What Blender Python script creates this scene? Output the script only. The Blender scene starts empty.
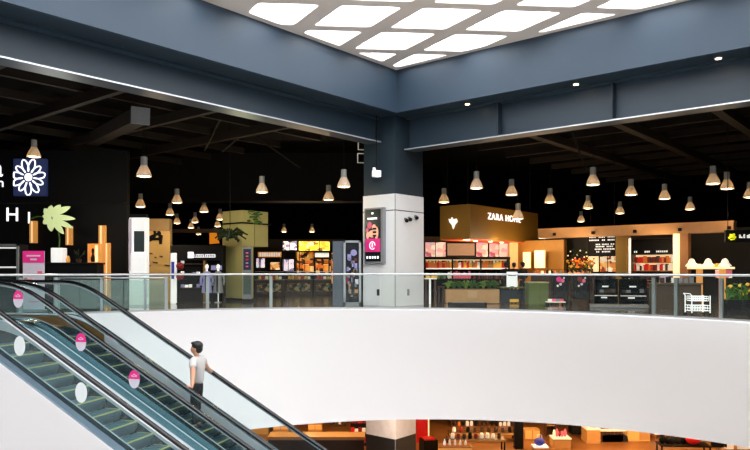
import bpy, bmesh, math, random
from mathutils import Vector, Matrix
random.seed(7)
scene = bpy.context.scene
COL = scene.collection
R = math.radians
F = 690.0; HZ = 271.0; EYE = 1.2

# ---------------------------------------------------------------- colours and materials
def lin(c):
    c /= 255.0
    return c/12.92 if c <= 0.04045 else ((c+0.055)/1.055)**2.4
def rgb(h):
    h = h.lstrip('#')
    return tuple(lin(int(h[i:i+2], 16)) for i in (0, 2, 4))
MATS = {}
def mat(name, col, rough=0.5, metal=0.0, emit=0.0, var=0.12, scale=6.0, bump=0.0, spec=0.5, ecol=None):
    if name in MATS: return MATS[name]
    m = bpy.data.materials.new(name); m.use_nodes = True
    nt = m.node_tree; b = nt.nodes['Principled BSDF']
    c = rgb(col) if isinstance(col, str) else col
    tc = nt.nodes.new('ShaderNodeTexCoord')
    nz = nt.nodes.new('ShaderNodeTexNoise'); nz.inputs['Scale'].default_value = scale; nz.inputs['Detail'].default_value = 3
    nt.links.new(tc.outputs['Object'], nz.inputs['Vector'])
    mx = nt.nodes.new('ShaderNodeMix'); mx.data_type = 'RGBA'
    mx.inputs[6].default_value = (*[x*(1-var) for x in c], 1)
    mx.inputs[7].default_value = (*[min(1, x*(1+var)) for x in c], 1)
    nt.links.new(nz.outputs['Fac'], mx.inputs[0])
    nt.links.new(mx.outputs[2], b.inputs['Base Color'])
    b.inputs['Roughness'].default_value = rough
    b.inputs['Metallic'].default_value = metal
    b.inputs['Specular IOR Level'].default_value = spec
    if emit > 0:
        b.inputs['Emission Color'].default_value = (*(rgb(ecol) if ecol else c), 1)
        b.inputs['Emission Strength'].default_value = emit
    if bump > 0:
        bp = nt.nodes.new('ShaderNodeBump'); bp.inputs['Strength'].default_value = bump
        nt.links.new(nz.outputs['Fac'], bp.inputs['Height']); nt.links.new(bp.outputs['Normal'], b.inputs['Normal'])
    MATS[name] = m
    return m
def glass_mat(name, tint, haze, hazecol, gloss=0.06):
    """clear sheet: transparent, a little diffuse haze, and fresnel reflection"""
    m = bpy.data.materials.new(name); m.use_nodes = True
    nt = m.node_tree; nt.nodes.clear()
    out = nt.nodes.new('ShaderNodeOutputMaterial')
    tr = nt.nodes.new('ShaderNodeBsdfTransparent'); tr.inputs[0].default_value = (*tint, 1)
    df = nt.nodes.new('ShaderNodeBsdfDiffuse'); df.inputs[0].default_value = (*hazecol, 1)
    m1 = nt.nodes.new('ShaderNodeMixShader'); m1.inputs[0].default_value = haze
    nt.links.new(tr.outputs[0], m1.inputs[1]); nt.links.new(df.outputs[0], m1.inputs[2])
    gl = nt.nodes.new('ShaderNodeBsdfGlossy'); gl.inputs[0].default_value = (1, 1, 1, 1); gl.inputs['Roughness'].default_value = 0.02
    lw = nt.nodes.new('ShaderNodeLayerWeight'); lw.inputs[0].default_value = 0.5
    pw = nt.nodes.new('ShaderNodeMath'); pw.operation = 'POWER'; pw.inputs[1].default_value = 4.0
    nt.links.new(lw.outputs['Facing'], pw.inputs[0])
    ml = nt.nodes.new('ShaderNodeMath'); ml.operation = 'MULTIPLY_ADD'; ml.inputs[1].default_value = 0.6; ml.inputs[2].default_value = gloss*0.6
    nt.links.new(pw.outputs[0], ml.inputs[0])
    m2 = nt.nodes.new('ShaderNodeMixShader')
    nt.links.new(ml.outputs[0], m2.inputs[0]); nt.links.new(m1.outputs[0], m2.inputs[1]); nt.links.new(gl.outputs[0], m2.inputs[2])
    nt.links.new(m2.outputs[0], out.inputs[0])
    MATS[name] = m
    return m
def mosaic(name, cols, strength, sx=6, sy=6, rough=0.5):
    """a printed, back-lit sheet, or painted reflections: patches of colour from a voronoi pattern"""
    m = bpy.data.materials.new(name); m.use_nodes = True
    nt = m.node_tree; b = nt.nodes['Principled BSDF']
    tc = nt.nodes.new('ShaderNodeTexCoord'); mp = nt.nodes.new('ShaderNodeMapping')
    mp.inputs['Scale'].default_value = (sx, 1, sy)
    nt.links.new(tc.outputs['Object'], mp.inputs[0])
    v = nt.nodes.new('ShaderNodeTexVoronoi'); v.distance = 'CHEBYCHEV'; v.inputs['Scale'].default_value = 1.0
    nt.links.new(mp.outputs[0], v.inputs['Vector'])
    sep = nt.nodes.new('ShaderNodeSeparateColor'); nt.links.new(v.outputs['Color'], sep.inputs[0])
    cr = nt.nodes.new('ShaderNodeValToRGB'); cr.color_ramp.interpolation = 'CONSTANT'
    n = len(cols)
    while len(cr.color_ramp.elements) < n: cr.color_ramp.elements.new(0.5)
    for i, c in enumerate(cols):
        cr.color_ramp.elements[i].position = i/n
        cr.color_ramp.elements[i].color = (*rgb(c), 1)
    nt.links.new(sep.outputs[0], cr.inputs[0])
    nt.links.new(cr.outputs[0], b.inputs['Base Color']); nt.links.new(cr.outputs[0], b.inputs['Emission Color'])
    b.inputs['Emission Strength'].default_value = strength; b.inputs['Roughness'].default_value = rough
    MATS[name] = m
    return m

M_WHITE = mat('white_paint', '#dfdcdb', 0.55, var=0.01, scale=0.6)
M_TRUSS = mat('white_cladding', '#dedbdb', 0.5, var=0.015, scale=0.8)
M_STONE = mat('white_stone_cladding', '#f6f6f6', 0.35, var=0.03, scale=3)
M_BLUE = mat('blue_grey_paint', '#344657', 0.5, var=0.05, scale=0.8)
M_BLUED = mat('blue_grey_steel', '#2f404e', 0.42, var=0.06, scale=1.2)
M_COLD = mat('blue_black_paint', '#24343f', 0.5, var=0.06, scale=1.2)
M_TAUPE = mat('taupe_ceiling_paint', '#e4dad2', 0.7, var=0.03, scale=2)
M_PANE = mat('bright_skylight', '#ffffff', 0.4, emit=7.5, var=0.0, ecol='#f6faff')
M_BLACK = mat('black_matt', '#09090a', 0.6, var=0.2, spec=0.2)
M_SOOT = mat('black_ceiling_paint', '#0b0a0a', 0.85, var=0.2, spec=0.1)
M_BROWNB = mat('brown_black_steel', '#241c16', 0.7, var=0.2, spec=0.25)
M_BULK = mat('charcoal_board', '#1f1e1e', 0.8, var=0.1, spec=0.1)
M_FLOOR = mat('polished_floor', '#5a4c3c', 0.12, var=0.2, scale=1.5)
M_LFLOOR = mat('wooden_floor', '#8a5a30', 0.35, var=0.2, scale=3)
M_STEEL = mat('brushed_steel', '#c8cbcc', 0.28, metal=0.9, var=0.05)
M_CHROME = mat('bright_steel', '#e8ebee', 0.18, metal=0.85, var=0.04)
M_RUBBER = mat('black_rubber', '#0b0c0e', 0.22, var=0.1)
M_DECKB = mat('blue_black_skirt', '#12222c', 0.25, var=0.1)
M_SKIRT = mat('teal_skirt', '#5c8591', 0.22, metal=0.5, var=0.08)
M_DECKW = mat('pale_steel_deck', '#d4dae0', 0.25, metal=0.35, var=0.03)
M_SLATE = mat('slate_blue_deck', '#8295a4', 0.25, metal=0.6, var=0.05)
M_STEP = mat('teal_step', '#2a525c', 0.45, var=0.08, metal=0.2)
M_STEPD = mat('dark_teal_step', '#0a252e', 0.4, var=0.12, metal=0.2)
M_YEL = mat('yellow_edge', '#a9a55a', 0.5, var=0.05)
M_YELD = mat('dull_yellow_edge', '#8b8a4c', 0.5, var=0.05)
M_BRONZE = mat('bronze_plate', '#a97a35', 0.3, metal=0.7, var=0.15)
M_GLASS = glass_mat('railing_glass', (0.95, 0.985, 0.97), 0.006, (0.55, 0.66, 0.64), 0.02)
M_GLASSN = glass_mat('near_balustrade_glass', (0.84, 0.94, 0.94), 0.025, (0.70, 0.88, 0.90), 0.03)
M_GLASSG = glass_mat('greenish_barrier_glass', (0.80, 0.90, 0.87), 0.22, (0.62, 0.78, 0.74), 0.06)
M_GLASSF = glass_mat('balustrade_glass', (0.92, 0.97, 0.97), 0.008, (0.75, 0.86, 0.86), 0.025)
M_PINK = mat('pink_print', '#ee2d8c', 0.5, emit=0.15, var=0.03)
M_PALE = mat('pale_print', '#e9dde8', 0.5, var=0.03)
M_STICKB = mat('sticker_back', '#dfe4e4', 0.6, var=0.02)
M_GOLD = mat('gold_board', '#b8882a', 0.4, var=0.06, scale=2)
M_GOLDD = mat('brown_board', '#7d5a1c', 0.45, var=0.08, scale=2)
M_TAN = mat('tan_board', '#c9a058', 0.55, var=0.08)
M_OLIVE = mat('olive_cladding', '#bdb472', 0.55, var=0.08, scale=2)
M_GREENP = mat('olive_green_panel', '#5d6b2c', 0.55, var=0.1)
M_WOOD = mat('light_wood', '#bf9058', 0.5, var=0.15, scale=5)
M_WOODD = mat('dark_wood', '#4a2f1a', 0.45, var=0.2, scale=5)
M_LEAF = mat('leaf_green', '#3f6a1e', 0.5, var=0.3)
M_LEAFD = mat('dark_leaf', '#1c2a12', 0.6, var=0.3)
M_LEAFP = mat('pale_leaf', '#dcebab', 0.5, emit=0.25, var=0.1)  # faint glow stands in for light falling on the leaf
M_LETTER = mat('lit_letter', '#ffffff', 0.5, emit=1.6, var=0)
M_LAMPGLOW = mat('warm_lamp_glow', '#ffd9a0', 0.5, emit=16.0, var=0, ecol='#ffd6a0')
M_SHADE = mat('frosted_lamp_shade', '#b9b3ac', 0.35, emit=0.22, var=0.05, ecol='#e8c9a0')
def shade_mat():
    m = bpy.data.materials.new('frosted_shade'); m.use_nodes = True
    nt = m.node_tree; b = nt.nodes['Principled BSDF']; out = nt.nodes['Material Output']
    nz = nt.nodes.new('ShaderNodeTexNoise'); nz.inputs['Scale'].default_value = 20
    b.inputs['Base Color'].default_value = (.55, .53, .50, 1); b.inputs['Roughness'].default_value = .35
    tr = nt.nodes.new('ShaderNodeBsdfTranslucent'); tr.inputs[0].default_value = (.95, .88, .78, 1)
    mx = nt.nodes.new('ShaderNodeMixShader'); mx.inputs[0].default_value = .22
    nt.links.new(b.outputs[0], mx.inputs[1]); nt.links.new(tr.outputs[0], mx.inputs[2]); nt.links.new(mx.outputs[0], out.inputs[0])
    return m
M_SHADE = shade_mat()
M_CAN = mat('grey_lamp_can', '#9a9894', 0.4, metal=0.3, emit=0.05)
M_ORANGE = mat('orange_lit_panel', '#f08a1e', 0.5, emit=0.8, var=0.05)
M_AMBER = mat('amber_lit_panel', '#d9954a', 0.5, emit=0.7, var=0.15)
M_CREAM = mat('cream_lit_panel', '#ffe2ab', 0.5, emit=1.1, var=0.04)
M_SIGNBLUE = mat('sign_navy', '#2a3560', 0.5, emit=0.5, var=0.05)
M_DSCREEN = mat('dark_screen', '#0a0c14', 0.25, emit=0.2, var=0.1)
M_SKIN = mat('skin', '#c08a6c', 0.5, var=0.05)
M_SHIRT = mat('white_cotton', '#bdb9b6', 0.8, var=0.03)
M_TROUS = mat('black_cotton', '#12151b', 0.8, var=0.15)
M_HAIR = mat('black_hair', '#0c0b0c', 0.45, var=0.3, scale=30)
M_SHOE = mat('dark_leather', '#181514', 0.5)
M_COATB = mat('black_cloth', '#0e0d0f', 0.85)
M_RED = mat('red_gloss', '#d8201c', 0.35, emit=0.15)
M_DRED = mat('dark_red', '#8e1712', 0.5, emit=0.06)
M_GREY = mat('mid_grey', '#8a8c8e', 0.5)
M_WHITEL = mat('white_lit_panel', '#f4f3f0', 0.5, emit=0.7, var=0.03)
M_PINKP = mat('pink_pack', '#e2637c', 0.5, emit=0.3)
M_YELP = mat('yellow_pack', '#e8b23c', 0.5, emit=0.3)
M_ORP = mat('orange_pack', '#d4762c', 0.5, emit=0.3)
M_WHP = mat('white_pack', '#efe4d4', 0.5, emit=0.35)
M_GRP = mat('green_pack', '#6d8a35', 0.5, emit=0.2)
M_BLP = mat('blue_cloth', '#3a46b8', 0.6, emit=0.1)
M_PURP = mat('pale_purple_print', '#8f8ab8', 0.5, emit=0.35)

# ---------------------------------------------------------------- mesh builder
class MB:
    def __init__(s): s.bm = bmesh.new()
    def box(s, x0, x1, y0, y1, z0, z1, M=None, bev=0.0):
        c = Vector(((x0+x1)/2, (y0+y1)/2, (z0+z1)/2))
        g = bmesh.ops.create_cube(s.bm, size=1.0)
        for v in g['verts']:
            v.co = Vector((v.co.x*(x1-x0), v.co.y*(y1-y0), v.co.z*(z1-z0))) + c
            if M: v.co = M @ v.co
        if bev > 0:
            es = list({e for v in g['verts'] for e in v.link_edges})
            bmesh.ops.bevel(s.bm, geom=es, offset=bev, segments=2, affect='EDGES', profile=0.5)
        return s
    def cyl(s, cx, cy, z0, z1, r, r2=None, seg=20, M=None):
        g = bmesh.ops.create_cone(s.bm, cap_ends=True, segments=seg, radius1=r, radius2=r if r2 is None else r2, depth=z1-z0)
        for v in g['verts']:
            v.co += Vector((cx, cy, (z0+z1)/2))
            if M: v.co = M @ v.co
        return s
    def ball(s, c, r, sc=(1, 1, 1), u=14, v=9, M=None):
        g = bmesh.ops.create_uvsphere(s.bm, u_segments=u, v_segments=v, radius=r)
        for w in g['verts']:
            w.co = Vector((w.co.x*sc[0], w.co.y*sc[1], w.co.z*sc[2])) + Vector(c)
            if M: w.co = M @ w.co
        return s
    def lathe(s, prof, cx=0, cy=0, seg=24, close=False):
        rings = []
        for r, z in prof:
            rings.append([s.bm.verts.new((cx+r*math.cos(2*math.pi*k/seg), cy+r*math.sin(2*math.pi*k/seg), z)) for k in range(seg)])
        for a, b in zip(rings, rings[1:]):
            for k in range(seg):
                s.bm.faces.new((a[k], a[(k+1) % seg], b[(k+1) % seg], b[k]))
        if close:
            s.bm.faces.new(rings[0][::-1]); s.bm.faces.new(rings[-1])
        return s
    def tube(s, pts, r, seg=8, sec=None):
        """sweep a circle (or a list of (side, up) section points) along pts"""
        pts = [Vector(p) for p in pts]; rings = []
        for i, p in enumerate(pts):
            d = (pts[min(i+1, len(pts)-1)] - pts[max(i-1, 0)]).normalized()
            up = Vector((0, 0, 1)) if abs(d.z) < 0.95 else Vector((1, 0, 0))
            sd = d.cross(up).normalized(); up = sd.cross(d).normalized()
            sc = sec or [(r*math.cos(2*math.pi*k/seg), r*math.sin(2*math.pi*k/seg)) for k in range(seg)]
            rings.append([s.bm.verts.new(p + sd*a + up*b) for a, b in sc])
        n = len(rings[0])
        for a, b in zip(rings, rings[1:]):
            for k in range(n): s.bm.faces.new((a[k], a[(k+1) % n], b[(k+1) % n], b[k]))
        s.bm.faces.new(rings[0][::-1]); s.bm.faces.new(rings[-1])
        return s
    def prism(s, pts, off):
        """polygon (3D points) extruded by vector off"""
        off = Vector(off)
        a = [s.bm.verts.new(p) for p in pts]; b = [s.bm.verts.new(Vector(p)+off) for p in pts]
        n = len(pts)
        s.bm.faces.new(a[::-1]); s.bm.faces.new(b)
        for k in range(n): s.bm.faces.new((a[k], a[(k+1) % n], b[(k+1) % n], b[k]))
        return s
    def build(s, name, m, parent=None, smooth=False):
        bmesh.ops.recalc_face_normals(s.bm, faces=s.bm.faces[:])
        me = bpy.data.meshes.new(name); s.bm.to_mesh(me); s.bm.free()
        if smooth:
            for p in me.polygons: p.use_smooth = True
        me.materials.append(m)
        return link(name, me, parent)
def link(name, me, parent=None):
    o = bpy.data.objects.new(name, me); COL.objects.link(o)
    if parent: o.parent = parent
    return o
def tag(o, label=None, cat=None, group=None, kind=None):
    if label: o['label'] = label
    if cat: o['category'] = cat
    if group: o['group'] = group
    if kind: o['kind'] = kind
    return o
def struct(o): o['kind'] = 'structure'; return o
def thing(name, label, cat, loc, rot=0.0, group=None):
    o = bpy.data.objects.new(name, None); COL.objects.link(o)
    o.location = loc; o.rotation_euler = (0, 0, rot); o.empty_display_size = 0.1
    return tag(o, label, cat, group)
def dup(root, loc, rot=None, label=None, group=None, scale=None):
    r = root.copy(); COL.objects.link(r); r.location = loc
    if rot is not None: r.rotation_euler = (0, 0, rot)
    if scale: r.scale = (scale, scale, scale)
    if label: r['label'] = label
    if group: r['group'] = group
    for ch in list(root.children):
        c = ch.copy(); COL.objects.link(c); c.parent = r
        for g in list(ch.children):
            d = g.copy(); COL.objects.link(d); d.parent = c
    return r
def px(x, Y): return (x-375.0)/F*Y
def zz(y, Y): return EYE-(y-HZ)*Y/F
def span(p0, p1, Y, rot):
    """start point and length of a line that leaves (p0, Y) at angle rot and ends under p1"""
    X0 = px(p0, Y); k = (p1-375.0)/F
    dx, dy = math.cos(rot), math.sin(rot)
    return X0, (k*Y-X0)/(dx-k*dy)
RR = R(-40); RL = R(50)
text_cache = {}
def text_mesh(txt, size, ext=0.01):
    c = bpy.data.curves.new('letters', 'FONT'); c.body = txt; c.size = size; c.extrude = ext
    c.align_x = 'CENTER'; c.align_y = 'CENTER'
    t = bpy.data.objects.new('letters', c); COL.objects.link(t)
    me = bpy.data.meshes.new_from_object(t.evaluated_get(bpy.context.evaluated_depsgraph_get()))
    bpy.data.objects.remove(t); bpy.data.curves.remove(c)
    me.transform(Matrix.Rotation(R(90), 4, 'X'))
    return me
def letters(txt, size, m, parent, loc, name='lettering', sx=1.0, rz=0.0, ext=0.012):
    me = text_mesh(txt, size, ext); me.materials.append(m)
    me.transform(Matrix.Translation(loc) @ Matrix.Rotation(rz, 4, 'Z') @ Matrix.Diagonal((sx, 1, 1, 1)))
    return link(name, me, parent)

# ---------------------------------------------------------------- camera and world
cd = bpy.data.cameras.new('camera'); cam = bpy.data.objects.new('camera', cd); COL.objects.link(cam)
cam.location = (0, 0, EYE); cam.rotation_euler = (R(90), 0, 0)
cd.sensor_width = 36; cd.lens = 36*F/750; cd.shift_y = (HZ-225)/750.0; cd.clip_end = 300; cd.clip_start = 0.05
scene.camera = cam
w = bpy.data.worlds.new('world'); scene.world = w; w.use_nodes = True
w.node_tree.nodes['Background'].inputs[0].default_value = (0.9, 0.95, 1.0, 1)
w.node_tree.nodes['Background'].inputs[1].default_value = 0.7
scene.view_settings.view_transform = 'Standard'; scene.view_settings.look = 'None'
scene.view_settings.exposure = -0.3; scene.view_settings.gamma = 1.0
scene.cycles.use_denoising = True
scene.cycles.max_bounces = 8; scene.cycles.transparent_max_bounces = 24

# ---------------------------------------------------------------- building axes
U = Vector((math.sin(R(40)), math.cos(R(40)), 0)); V = Vector((-math.cos(R(40)), math.sin(R(40)), 0))
CC = Vector((0.68, 23.4, 0))                     # front corner of the column
FC = CC - 0.25*U - 0.25*V                        # corner of the skylight well
def uv(a, b, z=0, o=FC): return o + U*a + V*b + Vector((0, 0, z))
MUV = Matrix(((U.x, V.x, 0, FC.x), (U.y, V.y, 0, FC.y), (0, 0, 1, 0), (0, 0, 0, 1)))
ZT, ZS = 7.91, 6.49                               # skylight ceiling, bottom of the fascia
# fascia walls of the skylight well
L = 22.0
struct(MB().box(-L, 0.0, 0, 0.12, ZS, ZT+0.5, MUV).build('wall_left_fascia', M_BLUE))
struct(MB().box(0, 0.12, -L, 0.12, ZS, ZT+0.5, MUV).build('wall_right_fascia', M_BLUE))
struct(MB().box(-L-0.12, -L, -L, 0.12, 5.6, ZT+0.5, MUV).build('wall_near_left_fascia', M_BLUE))
struct(MB().box(-L, 0.12, -L-0.12, -L, 5.6, ZT+0.5, MUV).build('wall_near_right_fascia', M_BLUE))
# soffits between the fascia and the girders
struct(MB().box(-L, 0.12, 0.12, 1.3, ZS-0.001, ZS+0.1, MUV).build('ceiling_left_soffit', M_COLD))
struct(MB().box(0.12, 1.3, -L, 1.3, ZS, ZS+0.1, MUV).build('ceiling_right_soffit', M_COLD))
# plate girders, with flanges and stiffeners
def girder(name, label, lo, hi, off, zb, along_u, stiff):
    t = thing(name, label, 'girder', (0, 0, 0))
    def bx(m, a0, a1, b0, b1, z0, z1):
        if along_u: m.box(a0, a1, b0, b1, z0, z1, MUV)
        else: m.box(b0, b1, a0, a1, z0, z1, MUV)
        return m
    bx(MB(), lo, hi, off+0.28, off+0.31, zb+0.06, ZS-0.05).build('web', M_BLUED, t)
    bx(MB(), lo, hi, off, off+0.6, zb, zb+0.06).build('bottom_flange', M_BLUED, t)
    bx(MB(), lo, hi, off-0.008, off, zb-0.004, zb+0.03).build('edge_highlight', M_DECKW, t)  # pale strip paints the light caught along the flange edge
    bx(MB(), lo, hi, off+0.02, off+0.6, ZS-0.06, ZS-0.002).build('top_flange', M_BLUED, t)
    for a in stiff:
        bx(MB(), a-0.03, a+0.03, off+0.03, off+0.28, zb+0.06, ZS-0.06).build('stiffener', M_COLD, t)
    return t
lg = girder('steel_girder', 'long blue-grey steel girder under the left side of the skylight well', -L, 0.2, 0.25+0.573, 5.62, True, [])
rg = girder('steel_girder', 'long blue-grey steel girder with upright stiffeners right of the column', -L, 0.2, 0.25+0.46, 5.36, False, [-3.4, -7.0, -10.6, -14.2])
# small spotlights in the right soffit
spots = []
for i, (x, y) in enumerate(((467, 104.5), (576, 82.5), (719, 55.5))):
    a = 0.45
    # find the place along the soffit under that column of the photo
    best = min((abs((uv(a, -b*0.05).x/uv(a, -b*0.05).y)*F+375-x), -b*0.05) for b in range(0, 440))[1]
    p = uv(a, best, ZS)
    nm = ('nearest the column', 'in the middle of three', 'farthest right of three')[i]
    t = thing('soffit_spotlight', 'small round white spotlight in the right soffit, ' + nm, 'spotlight', p, 0, 'soffit spotlights')
    MB().cyl(0, 0, -0.03, 0.0, 0.1).build('trim_ring', M_STEEL, t)
    MB().cyl(0, 0, -0.035, -0.03, 0.07).build('lamp_lens', M_LAMPGLOW, t)

# skylight ceiling with rhombic openings
A = Vector((2.08, 0.17)); B = Vector((-1.04, 1.785)); C0 = Vector((-0.49, 18.22))
def clip(poly, n, d):
    out = []
    for i in range(len(poly)):
        p, q = poly[i], poly[(i+1) % len(poly)]
        dp, dq = n.dot(p)-d, n.dot(q)-d
        if dp <= 0: out.append(p)
        if dp*dq < 0: out.append(p + (q-p)*(dp/(dp-dq)))
    return out
def roundc(poly, r=0.14, k=4):
    out = []; n = len(poly)
    for i in range(n):
        p0, p, p1 = poly[i-1], poly[i], poly[(i+1) % n]
        a = (p0-p); b = (p1-p)
        rr = min(r, a.length*0.45, b.length*0.45)
        s, e = p + a.normalized()*rr, p + b.normalized()*rr
        for j in range(k+1):
            t = j/k
            out.append(s*(1-t)**2 + p*2*t*(1-t) + e*t*t)
    return out
u2, v2, f2 = Vector((U.x, U.y)), Vector((V.x, V.y)), Vector((FC.x, FC.y))
cells = []
for i in range(-12, 13):
    for j in range(-12, 13):
        c = C0 + A*i + B*j
        p = [c-A*.37-B*.40, c+A*.37-B*.40, c+A*.37+B*.40, c-A*.37+B*.40]
        p = clip(p, u2, u2.dot(f2)-0.22); 
        if len(p) > 2: p = clip(p, v2, v2.dot(f2)-0.22)
        if len(p) > 2: p = clip(p, -u2, -u2.dot(f2)+L-0.25)
        if len(p) > 2: p = clip(p, -v2, -v2.dot(f2)+L-0.25)
        if len(p) < 3: continue
        q = [p[0]]
        for a in p[1:]:
            if (a-q[-1]).length > 0.03: q.append(a)
        if len(q) < 3 or (q[0]-q[-1]).length < 0.03: q = q[:-1]
        if len(q) < 3: continue
        area = abs(sum(q[k-1].x*q[k].y-q[k].x*q[k-1].y for k in range(len(q))))/2
        if area < 0.12: continue
        cells.append(roundc(q))
bm = bmesh.new(); edges = []
def loop(pts, z):
    vs = [bm.verts.new((p.x, p.y, z)) for p in pts]
    return [bm.edges.new((vs[k], vs[(k+1) % len(vs)])) for k in range(len(vs))]
o_ = [Vector((uv(a, b).x, uv(a, b).y)) for a, b in ((0, 0), (-L, 0), (-L, -L), (0, -L))]
edges += loop(o_, ZT)
for c in cells: edges += loop(c, ZT)
bmesh.ops.triangle_fill(bm, use_beauty=True, use_dissolve=False, edges=edges)
# drop faces that ended up inside an opening
def inside(pt, poly):
    r = False; j = len(poly)-1
    for i in range(len(poly)):
        if (poly[i].y > pt.y) != (poly[j].y > pt.y) and pt.x < (poly[j].x-poly[i].x)*(pt.y-poly[i].y)/(poly[j].y-poly[i].y)+poly[i].x: r = not r
        j = i
    return r
kill = [f for f in bm.faces if any(inside(f.calc_center_median(), c) for c in cells)]
bmesh.ops.delete(bm, geom=kill, context='FACES')
g = bmesh.ops.extrude_face_region(bm, geom=bm.faces[:])
for v in g['geom']:
    if isinstance(v, bmesh.types.BMVert): v.co.z += 0.14
me = bpy.data.meshes.new('ceiling'); bmesh.ops.recalc_face_normals(bm, faces=bm.faces[:]); bm.to_mesh(me); bm.free()
me.materials.append(M_TAUPE); struct(link('ceiling', me))
for k, c in enumerate(cells):
    cen = sum(c, Vector((0, 0)))/len(c)
    pts = [((p-cen)*1.03+cen) for p in c]
    struct(MB().prism([(p.x, p.y, ZT+0.142) for p in pts], (0, 0, 0.03)).build('window_%d' % (k+1), M_PANE))

# ---------------------------------------------------------------- column
t = struct(MB().box(0.25, 0.25+1.6, 0.25, 0.25+1.4, 3.8, ZS-0.002, MUV).build('column', M_COLD))
m = MB(); m.box(0.25-0.02, 1.87, 0.25-0.02, 1.67, 0, 3.255, MUV); m.box(0.23, 1.87, 0.23, 1.67, 3.285, 3.83, MUV); struct(m.build('column_cladding', M_STONE)); struct(MB().box(0.245, 1.855, 0.245, 1.655, 3.25, 3.29, MUV).build('trim_7', M_BULK))
m = MB(); m.box(0.215, 0.232, 0.215, 0.232, 0, 3.83, MUV)
struct(m.build('trim_1', M_GREY))

# ---------------------------------------------------------------- upper floor with the round opening
RC, RAD = Vector((-1.0, 10.4, 0)), 10.9
LC, LRAD = Vector((1.7, 10.3, 0)), 11.1
ZB, ZL = -3.4, -5.9
def ring(c, r, th, z): return Vector((c.x+r*math.cos(th), c.y+r*math.sin(th), z))
N = 144
def sweep(name, m, prof, th0=0.0, th1=2*math.pi, smooth=True):
    """prof(theta) -> list of points, lofted round"""
    bm = bmesh.new(); rows = []
    closed = abs(th1-th0-2*math.pi) < 1e-6
    n = N if closed else max(8, int(N*(th1-th0)/(2*math.pi)))
    for k in range(n if closed else n+1):
        th = th0+(th1-th0)*k/n
        rows.append([bm.verts.new(p) for p in prof(th)])
    for k in range(n):
        a, b = rows[k], rows[(k+1) % len(rows)]
        for j in range(len(a)-1): bm.faces.new((a[j], b[j], b[j+1], a[j+1]))
    bmesh.ops.recalc_face_normals(bm, faces=bm.faces[:])
    me = bpy.data.meshes.new(name); bm.to_mesh(me); bm.free(); me.materials.append(m)
    if smooth:
        for p in me.polygons: p.use_smooth = True
    return link(name, me)
def outer(th, z, r=70): return Vector((RC.x+r*math.cos(th), RC.y+r*math.sin(th), z))
struct(sweep('floor', M_FLOOR, lambda th: [ring(RC, RAD, th, 0), outer(th, 0)], smooth=False))
struct(sweep('wall_balcony', M_WHITE, lambda th: [ring(RC, RAD+0.25, th, 0.0), ring(RC, RAD+0.25, th, 0.03), ring(RC, RAD, th, 0.03), ring(RC, RAD, th, 0.0)] + [ring(RC, RAD, th, 0)*(1-s)+ring(LC, LRAD, th, ZB)*s for s in (0.25, 0.5, 0.75, 1.0)]))
struct(sweep('ceiling_lower_floor', mat('warm_dark_ceiling', '#3a2a1c', 0.8), lambda th: [ring(LC, LRAD, th, ZB), outer(th, ZB, 40)], smooth=False))
struct(sweep('floor_lower', M_LFLOOR, lambda th: [ring(LC, LRAD+1.5, th, ZL), outer(th, ZL, 40)], smooth=False))
struct(sweep('floor_atrium', mat('pale_bounce_floor', '#efece8', 0.3, var=0.05, scale=1.5), lambda th: [ring(LC, 0.01, th, ZL), ring(LC, LRAD+1.5, th, ZL)], smooth=False))  # unseen atrium floor, made pale to bounce light upward
# back walls and dark ceiling of the hall
struct(MB().box(-60, 60, 58, 58.4, -0.0, 7.2).build('wall_back', M_SOOT))
struct(MB().box(-45, -44.6, -5, 58, 0, 7.2).build('wall_left', M_SOOT))
struct(MB().box(45, 45.4, -5, 58, 0, 7.2).build('wall_right', M_SOOT))
struct(MB().box(-28, 28, 36.2, 36.6, ZL, ZB).build('wall_lower_back', mat('warm_brown_wall', '#8a5a2a', 0.7, var=0.3, scale=0.8)))
m = MB(); m.box(1.3, 60, -60, 60, 6.85, 7.2, MUV); m.box(-60, 1.3, 1.3, 60, 6.85, 7.2, MUV)
struct(m.build('ceiling_hall', M_SOOT))
# bulkhead deep in the left hall and on the right
X0, wdt = span(95, 392, 33, R(0))
struct(MB().box(X0, X0+wdt, 33, 34, 4.55, 6.85).build('wall_left_bulkhead', M_BULK))
# ceiling purlins: each one a beam of its own
for k in range(9):
    o = MB().box(-26, 1.0, 2.2+k*2.3, 2.34+k*2.3, 6.25, 6.5, MUV).build('ceiling_purlin', M_BROWNB)
    tag(o, 'thin brown-black purlin running under the dark hall ceiling left of the column', 'ceiling beam', 'purlins under the left hall ceiling')
for k in range(9):
    o = MB().box(2.2+k*2.3, 2.34+k*2.3, -26, 1.0, 6.25, 6.5, MUV).build('ceiling_purlin', M_BROWNB)
    tag(o, 'thin brown-black purlin running under the dark hall ceiling right of the column', 'ceiling beam', 'purlins under the right hall ceiling')
for k in range(8):
    o = MB().box(-2.5-k*3.0, -2.32-k*3.0, 1.35, 24, 5.95, 6.24, MUV).build('ceiling_joist', M_BROWNB)
    tag(o, 'brown-black joist crossing the purlins in the left hall ceiling', 'ceiling beam', 'joists of the left hall ceiling')
for k in range(8):
    o = MB().box(1.35, 24, -3.0-k*3.0, -2.7-k*3.0, 5.95, 6.24, MUV).build('ceiling_joist', M_BROWNB)
    tag(o, 'brown-black joist crossing the purlins in the right hall ceiling', 'ceiling beam', 'joists of the right hall ceiling')
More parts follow.
